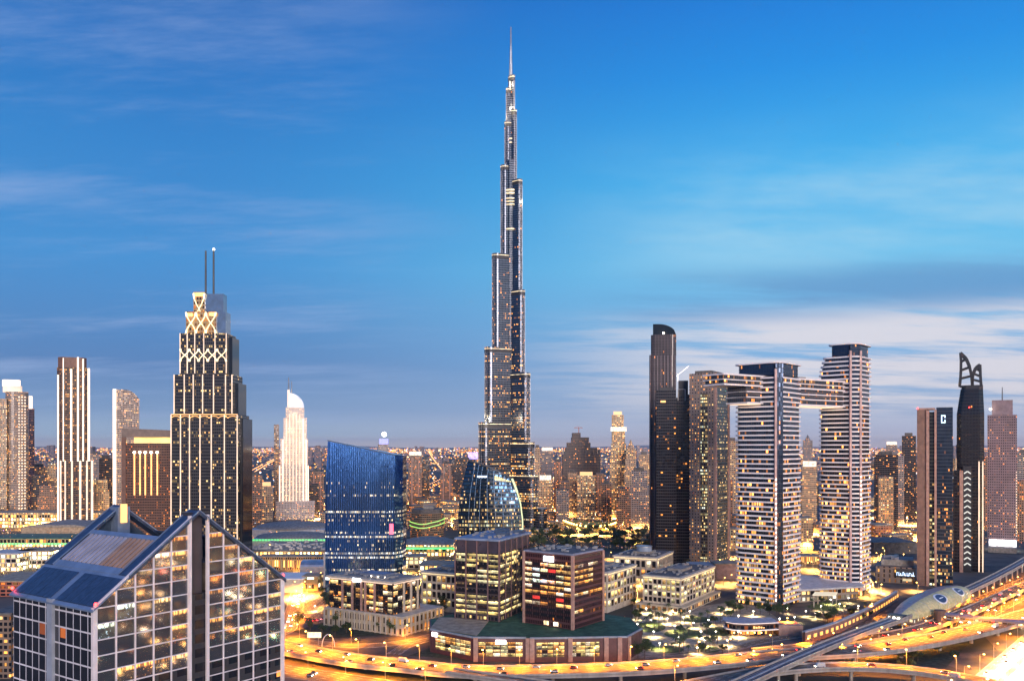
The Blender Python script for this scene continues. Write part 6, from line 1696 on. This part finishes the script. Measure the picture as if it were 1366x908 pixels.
def plant(proto, x, y, label, group, sc=1.0):
    if proto.name in used: o = copy_tree(proto)
    else: o = proto; used.add(proto.name)
    o.location = (x, y, .05); o.rotation_euler = (0, 0, rng.uniform(0, 6.28)); o.scale = (sc, sc, sc*rng.uniform(.9, 1.1))
    o['label'] = label; o['group'] = group
def grove(n, px, py, protos, label, group, s0=.8, s1=1.2):
    for i in range(n):
        x, y, _ = G(rng.uniform(*px), rng.uniform(*py)); plant(rng.choice(protos), x, y, label, group, rng.uniform(s0, s1))
for pts, pr, lab, grp in (
    ([(398, 838), (414, 843), (430, 846), (447, 847), (462, 844), (505, 843), (522, 846), (540, 843), (552, 838), (452, 836)], TREES, 'dark broadleaf tree on the verge in front of the arcaded office', 'trees before the arcaded office'),
    ([(432, 800), (436, 808), (430, 792), (440, 816)], TREES, 'dark tree on the round parking lot left of the arcaded office', 'trees on the parking lot'),
    ([(868, 838), (873, 840), (879, 839), (886, 838), (862, 836), (857, 846)], PALMS, 'palm on the round lawn of the plaza', 'palms on the round lawn'),
    ([(902, 868), (906, 872), (912, 869), (898, 871), (918, 873)], PALMS, 'palm in the oval bed near the flyover', 'palms in the oval bed'),
    ([(845, 874), (851, 877), (838, 876), (860, 879)], TREES, 'tree at the right end of the red brown podium', 'trees by the podium end')):
    for px, py in pts: x, y, _ = G(px, py); plant(rng.choice(pr), x, y, lab, grp, rng.uniform(.8, 1.2))
grove(34, (900, 968), (826, 872), PALMS+TREES[2:], 'palm or small tree in the lit plaza gardens', 'garden trees of the plaza', .7, 1.05)
grove(16, (845, 905), (806, 830), PALMS+TREES[2:], 'small tree along the upper edge of the plaza', 'trees on the upper plaza edge', .7, 1.0)
grove(16, (962, 1052), (812, 826), TREES, 'leafy tree at the foot of the left twin tower', 'trees at the foot of the left twin', .7, 1.0)
grove(22, (1075, 1170), (804, 832), PALMS+TREES, 'tree in the garden strip above the salmon wall', 'trees above the salmon wall', .6, .95)
grove(90, (690, 872), (708, 733), TREES, 'dark tree in the park behind the maroon office', 'trees of the dark park', 1.0, 1.6)
grove(24, (600, 690), (752, 800), TREES, 'tree between the office blocks and the sail tower', 'trees by the sail tower', .9, 1.2)
grove(12, (1200, 1285), (862, 895), TREES, 'small tree on the dark verge beside the highway', 'trees on the highway verge', .6, .9)
grove(18, (560, 604), (776, 822), TREES, 'dark tree between the arcaded office and the banded office', 'trees left of the banded office', .9, 1.2)
# ---------------------------------------------------------------- street lamps (each holds its own real light)
def lamp_proto(nm, col, watts, mat, h=11.0, arm=2.4):
    t = thing(nm, '', 'street lamp')
    MB().cyl(0, 0, 0, h, .16, .1, 6).build('pole', M['steel'], t)
    MB().bar((0, 0, h-.2), (arm, 0, h+.3), .14).build('arm', M['steel'], t)
    MB().ball(arm, 0, h+.1, .62, 8, 5, .6).build('lamp_head', mat, t)
    ld = bpy.data.lights.new('lamp_light', 'SPOT'); ld.spot_size = R(158); ld.spot_blend = .6; ld.energy = watts; ld.color = col; ld.shadow_soft_size = .7; ld.use_soft_falloff = True if hasattr(ld, 'use_soft_falloff') else False
    lo = bpy.data.objects.new('lamp_light', ld); COL.objects.link(lo); lo.parent = t; lo.location = (arm, 0, h-.9)
    return t
ORANGE = (1.0, .31, .012); WHITE = (1, .74, .42)
LP = {'n': lamp_proto('street_lamp', (1, .50, .13), 100000, M['lamp_orange'], 9), 'o': lamp_proto('street_lamp', ORANGE, 64000, M['lamp_orange']), 'w': lamp_proto('street_lamp', WHITE, 160000, M['lamp_white'], 13), 'g': lamp_proto('garden_lamp', (1, .74, .36), 17000, M['lamp_white'], 4.6, .05),
      'm': lamp_proto('street_lamp', (1, .46, .09), 260000, M['lamp_orange'], 14), 'c': lamp_proto('glow_lamp', (1, .48, .12), 1400000, M['lamp_orange'], 16)}
lused = set()
def lamp(kind, x, y, z, rz, label, group):
    p = LP[kind]
    if kind in lused: o = copy_tree(p)
    else: o = p; lused.add(kind)
    o.location = (x, y, z); o.rotation_euler = (0, 0, rz); o['label'] = label; o['group'] = group; o['category'] = 'flood mast' if kind == 'c' else 'street lamp'
def line_lamps(line, off, step, kind, label, group, start=8, keep=None):
    for p, n in at_len(line, step, start):
        if p.y < 470 or (keep and not keep(p)): continue
        q_ = p+n*off; lamp(kind, q_.x, q_.y, p.z, math.atan2(-n.y*off, -n.x*off), label, group)
nearV = lambda p: min(((p-v).xy.length for v in V_line)) > 26
line_lamps(A_line, -11.0, 24, 'o', 'orange street lamp on the far parapet of the long flyover', 'lamps of the long flyover', keep=nearV)
line_lamps(C_line, -6.2, 26, 'o', 'orange street lamp on the curved corner flyover', 'lamps of the corner flyover', keep=nearV)
line_lamps(fl2, 6.2, 34, 'o', 'orange street lamp on the rising side flyover', 'lamps of the side flyover', keep=nearV)
line_lamps(low_line, -12, 30, 'o', 'orange street lamp on the frontage road at the lower left', 'lamps of the frontage road')
line_lamps(low2, 8, 34, 'o', 'orange street lamp along the slip road beside the gabled hotel', 'lamps of the slip road')
line_lamps(rd3, -7, 48, 'o', 'orange street lamp on the service road below the arcaded office', 'lamps of the service road')
for i, l in enumerate(E_lines): line_lamps(l, 8.5, 30, 'o', ('orange street lamp on the collector road under the metro viaduct', 'orange street lamp on the outer collector road')[i], ('lamps under the viaduct', 'lamps of the outer collector')[i])
line_lamps(hw1, -18.2, 34, 'w', 'tall white street lamp between the two highway carriageways', 'lamps of the highway median'); line_lamps(hw1, 20.6, 34, 'w', 'tall white street lamp on the highway median, right side', 'lamps of the highway median, right'); line_lamps(hw2, 18.4, 40, 'w', 'tall white street lamp on the far side of the highway', 'lamps of the highway far side')
line_lamps(hw3, -7, 40, 'o', 'orange street lamp along the highway slip lane', 'lamps of the highway slip')
for px, py in ((850, 840), (872, 850), (890, 832), (905, 858), (925, 838), (940, 862), (955, 850), (880, 866), (920, 822), (895, 818), (862, 818), (975, 835), (985, 828), (1040, 832), (1095, 815), (1120, 812), (1145, 815), (1088, 825), (1005, 822), (960, 818), (848, 862), (900, 842), (912, 830), (935, 850), (868, 834), (945, 834), (970, 862), (985, 850), (1000, 845), (880, 824), (850, 826), (930, 872), (1060, 830), (1075, 822), (1108, 806), (1132, 804), (1050, 818), (970, 812)):
    x, y, _ = G(px, py); lamp('g', x, y, 0, 0, 'short white garden lamp in the plaza gardens', 'garden lamps')
for px, py, in ((460, 833), (500, 834), (540, 826), (420, 815), (405, 800), (582, 838), (575, 800), (590, 790), (545, 812)):
    x, y, _ = G(px, py); lamp('g', x, y, 0, 0, 'short lamp at the foot of the arcaded office', 'lamps round the arcaded office')
for px, py in ((1000, 838), (1050, 842), (1125, 826), (1160, 822), (1228, 834), (1258, 822), (1275, 812)):  # extra lamps added to light the tower feet and the station side
    x, y, _ = G(px, py); lamp('o', x, y, 0, rng.uniform(0, 6), 'added orange lamp at the foot of the twin towers or the station', 'lamps by the twin towers and station')
for i in range(85):  # lamps scattered in to warm the middle-distance ground
    for _ in range(20):
        px, py = rng.uniform(382, 1230), rng.uniform(700, 815)
        x, y, _z = G(px, py)
        hit = S.ray_cast(DG, Vector((x, y, 400)), Vector((0, 0, -1)))
        if hit[0] and hit[1].z < .3: break
    else: continue
    lamp('n', x, y, 0, rng.uniform(0, 6), 'added amber lamp between the low blocks of the middle distance', 'lamps among the low blocks')
for px, py in ((5, 772), (30, 766), (48, 765), (66, 762), (15, 744), (60, 742), (90, 730), (350, 772), (375, 798), (395, 800), (410, 795), (425, 775), (350, 755), (400, 752), (560, 772), (585, 776), (540, 764), (600, 748), (550, 748), (1180, 765), (1168, 772), (1085, 775), (1075, 760), (965, 782), (945, 780), (975, 778), (1205, 748), (1175, 748), (815, 790), (850, 800), (720, 760), (880, 790)):  # lamps added to brighten the fronts of the halls
    x, y, _ = G(px, py); lamp('n', x, y, 0, rng.uniform(0, 6), 'added amber lamp in front of a low hall or block', 'lamps before the halls')
CITY = [(770, 713), (800, 713), (830, 709), (855, 704), (745, 706), (20, 742), (55, 750), (80, 735), (10, 775), (10, 720), (50, 705), (100, 700), (130, 694), (350, 760), (390, 795), (415, 762), (360, 740), (385, 725), (410, 705), (345, 700), (500, 690), (540, 680), (555, 668), (580, 672), (600, 664), (625, 690), (545, 735), (590, 740), (575, 690), (600, 700), (740, 690), (760, 684), (790, 686), (815, 688), (845, 694), (725, 700), (860, 700), (700, 690), (770, 672), (820, 672), (720, 672), (850, 675), (1080, 735), (1082, 712), (1090, 762), (1178, 716), (1200, 712), (1190, 728), (1215, 722), (1180, 745), (1210, 700), (1000, 700), (975, 745), (958, 762), (940, 760), (1360, 700), (1362, 680), (1345, 690), (1160, 690), (650, 665), (690, 668), (480, 672), (440, 672), (325, 690), (30, 690), (70, 680), (140, 680), (250, 690), (15, 690), (800, 657), (870, 660), (1100, 660), (1250, 660), (1180, 665), (400, 652), (560, 650), (680, 650), (100, 650), (1050, 650)]
for px, py in CITY+[(rng.uniform(525, 730), rng.uniform(660, 700)) for _ in range(40)]+[(rng.uniform(0, 430), rng.uniform(665, 700)) for _ in range(26)]+[(rng.uniform(720, 865), rng.uniform(655, 692)) for _ in range(14)]+[(rng.uniform(1070, 1366), rng.uniform(655, 720)) for _ in range(20)]:  # lamps added for the city glow, each standing for many street lamps
    x, y, _ = G(px, py); lamp('c' if y > 1300 else 'm', x, y, 0, rng.uniform(0, 6), 'added amber glow lamp among the lit city blocks' if y > 1300 else 'added amber lamp beside the nearer mall and car decks', 'added glow lamps of the city' if y > 1300 else 'lamps by the mall and car decks')
# ---------------------------------------------------------------- cars
def make_car(col, nm='car', van=False):
    t = thing(nm, '', 'car'); L, w = (4.5, 1.8) if not van else (6.2, 2.1); h = 1.45 if not van else 2.6
    paint = plain('car_paint_%d' % len(bpy.data.materials), col, .3, .3, var=.05)
    pr = [(-L/2, .35), (L/2, .35), (L/2, .8), (L*.42, .92), (L*.22, .98), (-L*.44, 1.0), (-L/2, .85)] if not van else [(-L/2, .35), (L/2, .35), (L/2, 1.1), (L*.40, 1.45), (-L/2, 1.5)]
    b = MB(); n = len(pr)
    for s in (-1, 1): 
        f = [(x, s*w/2, z) for x, z in pr]; b.face(f if s < 0 else f[::-1])
    for i in range(n):
        a, c = pr[i-1], pr[i]; b.face([(a[0], -w/2, a[1]), (a[0], w/2, a[1]), (c[0], w/2, c[1]), (c[0], -w/2, c[1])])
    b.build('body', paint, t)
    g0 = [(L*.24, 1.0), (L*.08, h), (-L*.26, h), (-L*.42, 1.02)] if not van else [(L*.40, 1.47), (L*.30, h), (-L*.49, h), (-L*.49, 1.52)]
    c_ = MB()
    for s in (-1, 1): f = [(x, s*w*.44, z) for x, z in g0]; c_.face(f[::-1] if s < 0 else f)
    for i in range(4):
        a, q_ = g0[i-1], g0[i]; c_.face([(a[0], w*.44, a[1]), (a[0], -w*.44, a[1]), (q_[0], -w*.44, q_[1]), (q_[0], w*.44, q_[1])])
    c_.build('cabin', M['black_glass'] if not van else paint, t)
    for x in (-L*.3, L*.3):
        for s in (-1, 1): m = MB(); m.bar((x, s*w*.5-.1, .33), (x, s*w*.5+.1, .33), .62, .62); m.build('wheel', M['dark'], t)
    for s in (-1, 1):
        MB().box(L/2, L/2+.06, s*w*.34-.26, s*w*.34+.26, .55, .86).build('headlight', HL, t)
        MB().box(-L/2-.06, -L/2, s*w*.34-.26, s*w*.34+.26, .6, .9).build('taillight', TL, t)
    return t
HL = glow('headlight_glow', C(255, 240, 210), 30); TL = glow('taillight_glow', C(255, 30, 15), 12)
CARS = [('white', make_car((.7, .7, .7, 1))), ('black', make_car((.02, .02, .025, 1))), ('silver', make_car((.4, .4, .42, 1))), ('red', make_car((.35, .03, .02, 1))), ('white', make_car((.7, .69, .66, 1), 'van', True))]
cused = set()
def drive(line, offs, step, label, group, dirn=1, dens=.75, zoff=.08):
    for off in offs:
        for p, n in at_len(line, step, rng.uniform(0, step)):
            if rng.random() > dens or p.y < 500 or p.y > 1150: continue
            i = rng.choice((0, 0, 1, 2, 2, 3, 4)); col, pr = CARS[i]
            if i in cused: o = copy_tree(pr)
            else: o = pr; cused.add(i)
            q_ = p+n*(off+rng.uniform(-.25, .25)); d = Vector((-n.y, n.x))*dirn
            o.location = (q_.x, q_.y, p.z+zoff); o.rotation_euler = (0, 0, math.atan2(d.y, d.x))
            o['label'] = '%s %s %s' % (col, 'delivery van' if i == 4 else 'car', label); o['group'] = '%s %s' % (col, 'vans ' + group if i == 4 else 'cars ' + group); o['category'] = 'van' if i == 4 else 'car'
drive(A_line, (-7.5, -3.8), 46, 'driving right along the far lanes of the long flyover', 'on the long flyover, far lanes')
drive(A_line, (3.8, 7.5), 52, 'driving left along the near lanes of the long flyover', 'on the long flyover, near lanes', -1)
drive(C_line, (-2, 2), 40, 'on the curved corner flyover', 'on the corner flyover', -1, .6)
drive(hw1, (-12, -8.2, -4.4, .4, 4.2, 8, 12), 30, 'coming towards the viewer on the bright highway', 'coming down the highway', -1, .7, .14)
drive(hw2, (-12, -8, -4, 0, 4, 8), 44, 'driving away on the far carriageway of the highway', 'leaving on the highway', 1, .6, .14)
drive(hw3, (-2, 2), 28, 'queuing on the highway slip lane', 'on the highway slip lane', -1, .7, .14)
drive(low_line, (-6, -2, 3, 7), 40, 'on the frontage road in the lower left', 'on the frontage road', 1, .5, .14)
drive(E_lines[0], (-3, 2), 32, 'on the collector road under the metro viaduct', 'on the collector road', 1, .55, .14)
drive(E_lines[1], (-3, 2), 36, 'on the outer collector road', 'on the outer collector road', -1, .5, .14)
drive(low2, (-2, 2), 24, 'on the slip road beside the gabled hotel', 'on the slip road', -1, .6, .14)
drive(fl2, (-2, 2), 36, 'on the rising side flyover', 'on the side flyover', 1, .5)
# parked cars round the arcaded office lot
for k, (px, py) in enumerate([(398+i*5.4, 822+6*math.sin(i*.4)) for i in range(9)]):
    i = (0, 2, 1, 0, 3)[k % 5]; col, pr = CARS[i]; o = copy_tree(pr); x, y, _ = G(px, py); o.location = (x, y, .16); o.rotation_euler = (0, 0, 1.2)
    o['label'] = '%s car parked on the round lot left of the arcaded office' % col; o['group'] = '%s cars parked on the round lot' % col
for p in list(LP.values())+TREES+PALMS+[c for _, c in CARS]:
    if not p.get('label'): p['label'] = 'spare'

def billboard():
    a = G(410, 851, 5); Y = a[1]
    t = thing('billboard', 'small white lit billboard beside the slip road where it meets the long flyover', 'billboard', (a[0], Y, 0))
    for x in (1.5, 8): MB().cyl(a[0]+x, Y+.4, 0, 6, .2, .2, 6).build('post', M['steel'], t)
    MB().box(a[0], a[0]+10, Y, Y+.5, 5.5, 9.5).build('board', glow('billboard_glow', C(255, 226, 180), 1.2, .4, .4), t)
    k = thing('road_arch', 'slim white arch over the service road right of the billboard', 'arch', G(438, 862))
    b = Vector(G(438, 862)); m = MB(); pr = None
    for i in range(15):
        th = math.pi*i/14; p = (b.x+4.6*math.cos(th), b.y, 9*math.sin(th))
        if pr: m.bar(pr, p, .5)
        pr = p
    m.build('arch_tube', M['white'], k)
billboard()
# ================================================================ HAZE
hm = bpy.data.materials.new('haze_air'); hm.use_nodes = True; hm.node_tree.nodes.clear(); q = NT(hm.node_tree)
vol = q.n('ShaderNodeVolumePrincipled', {'Color': (.80, .86, .95, 1), 'Density': 1.3e-5, 'Anisotropy': .2})
out = q.n('ShaderNodeOutputMaterial'); hm.node_tree.links.new(vol.outputs[0], out.inputs['Volume'])
hz = MB().box(-71000, 71000, -14100, 91000, -1, 860).build('haze', hm, kind='stuff')
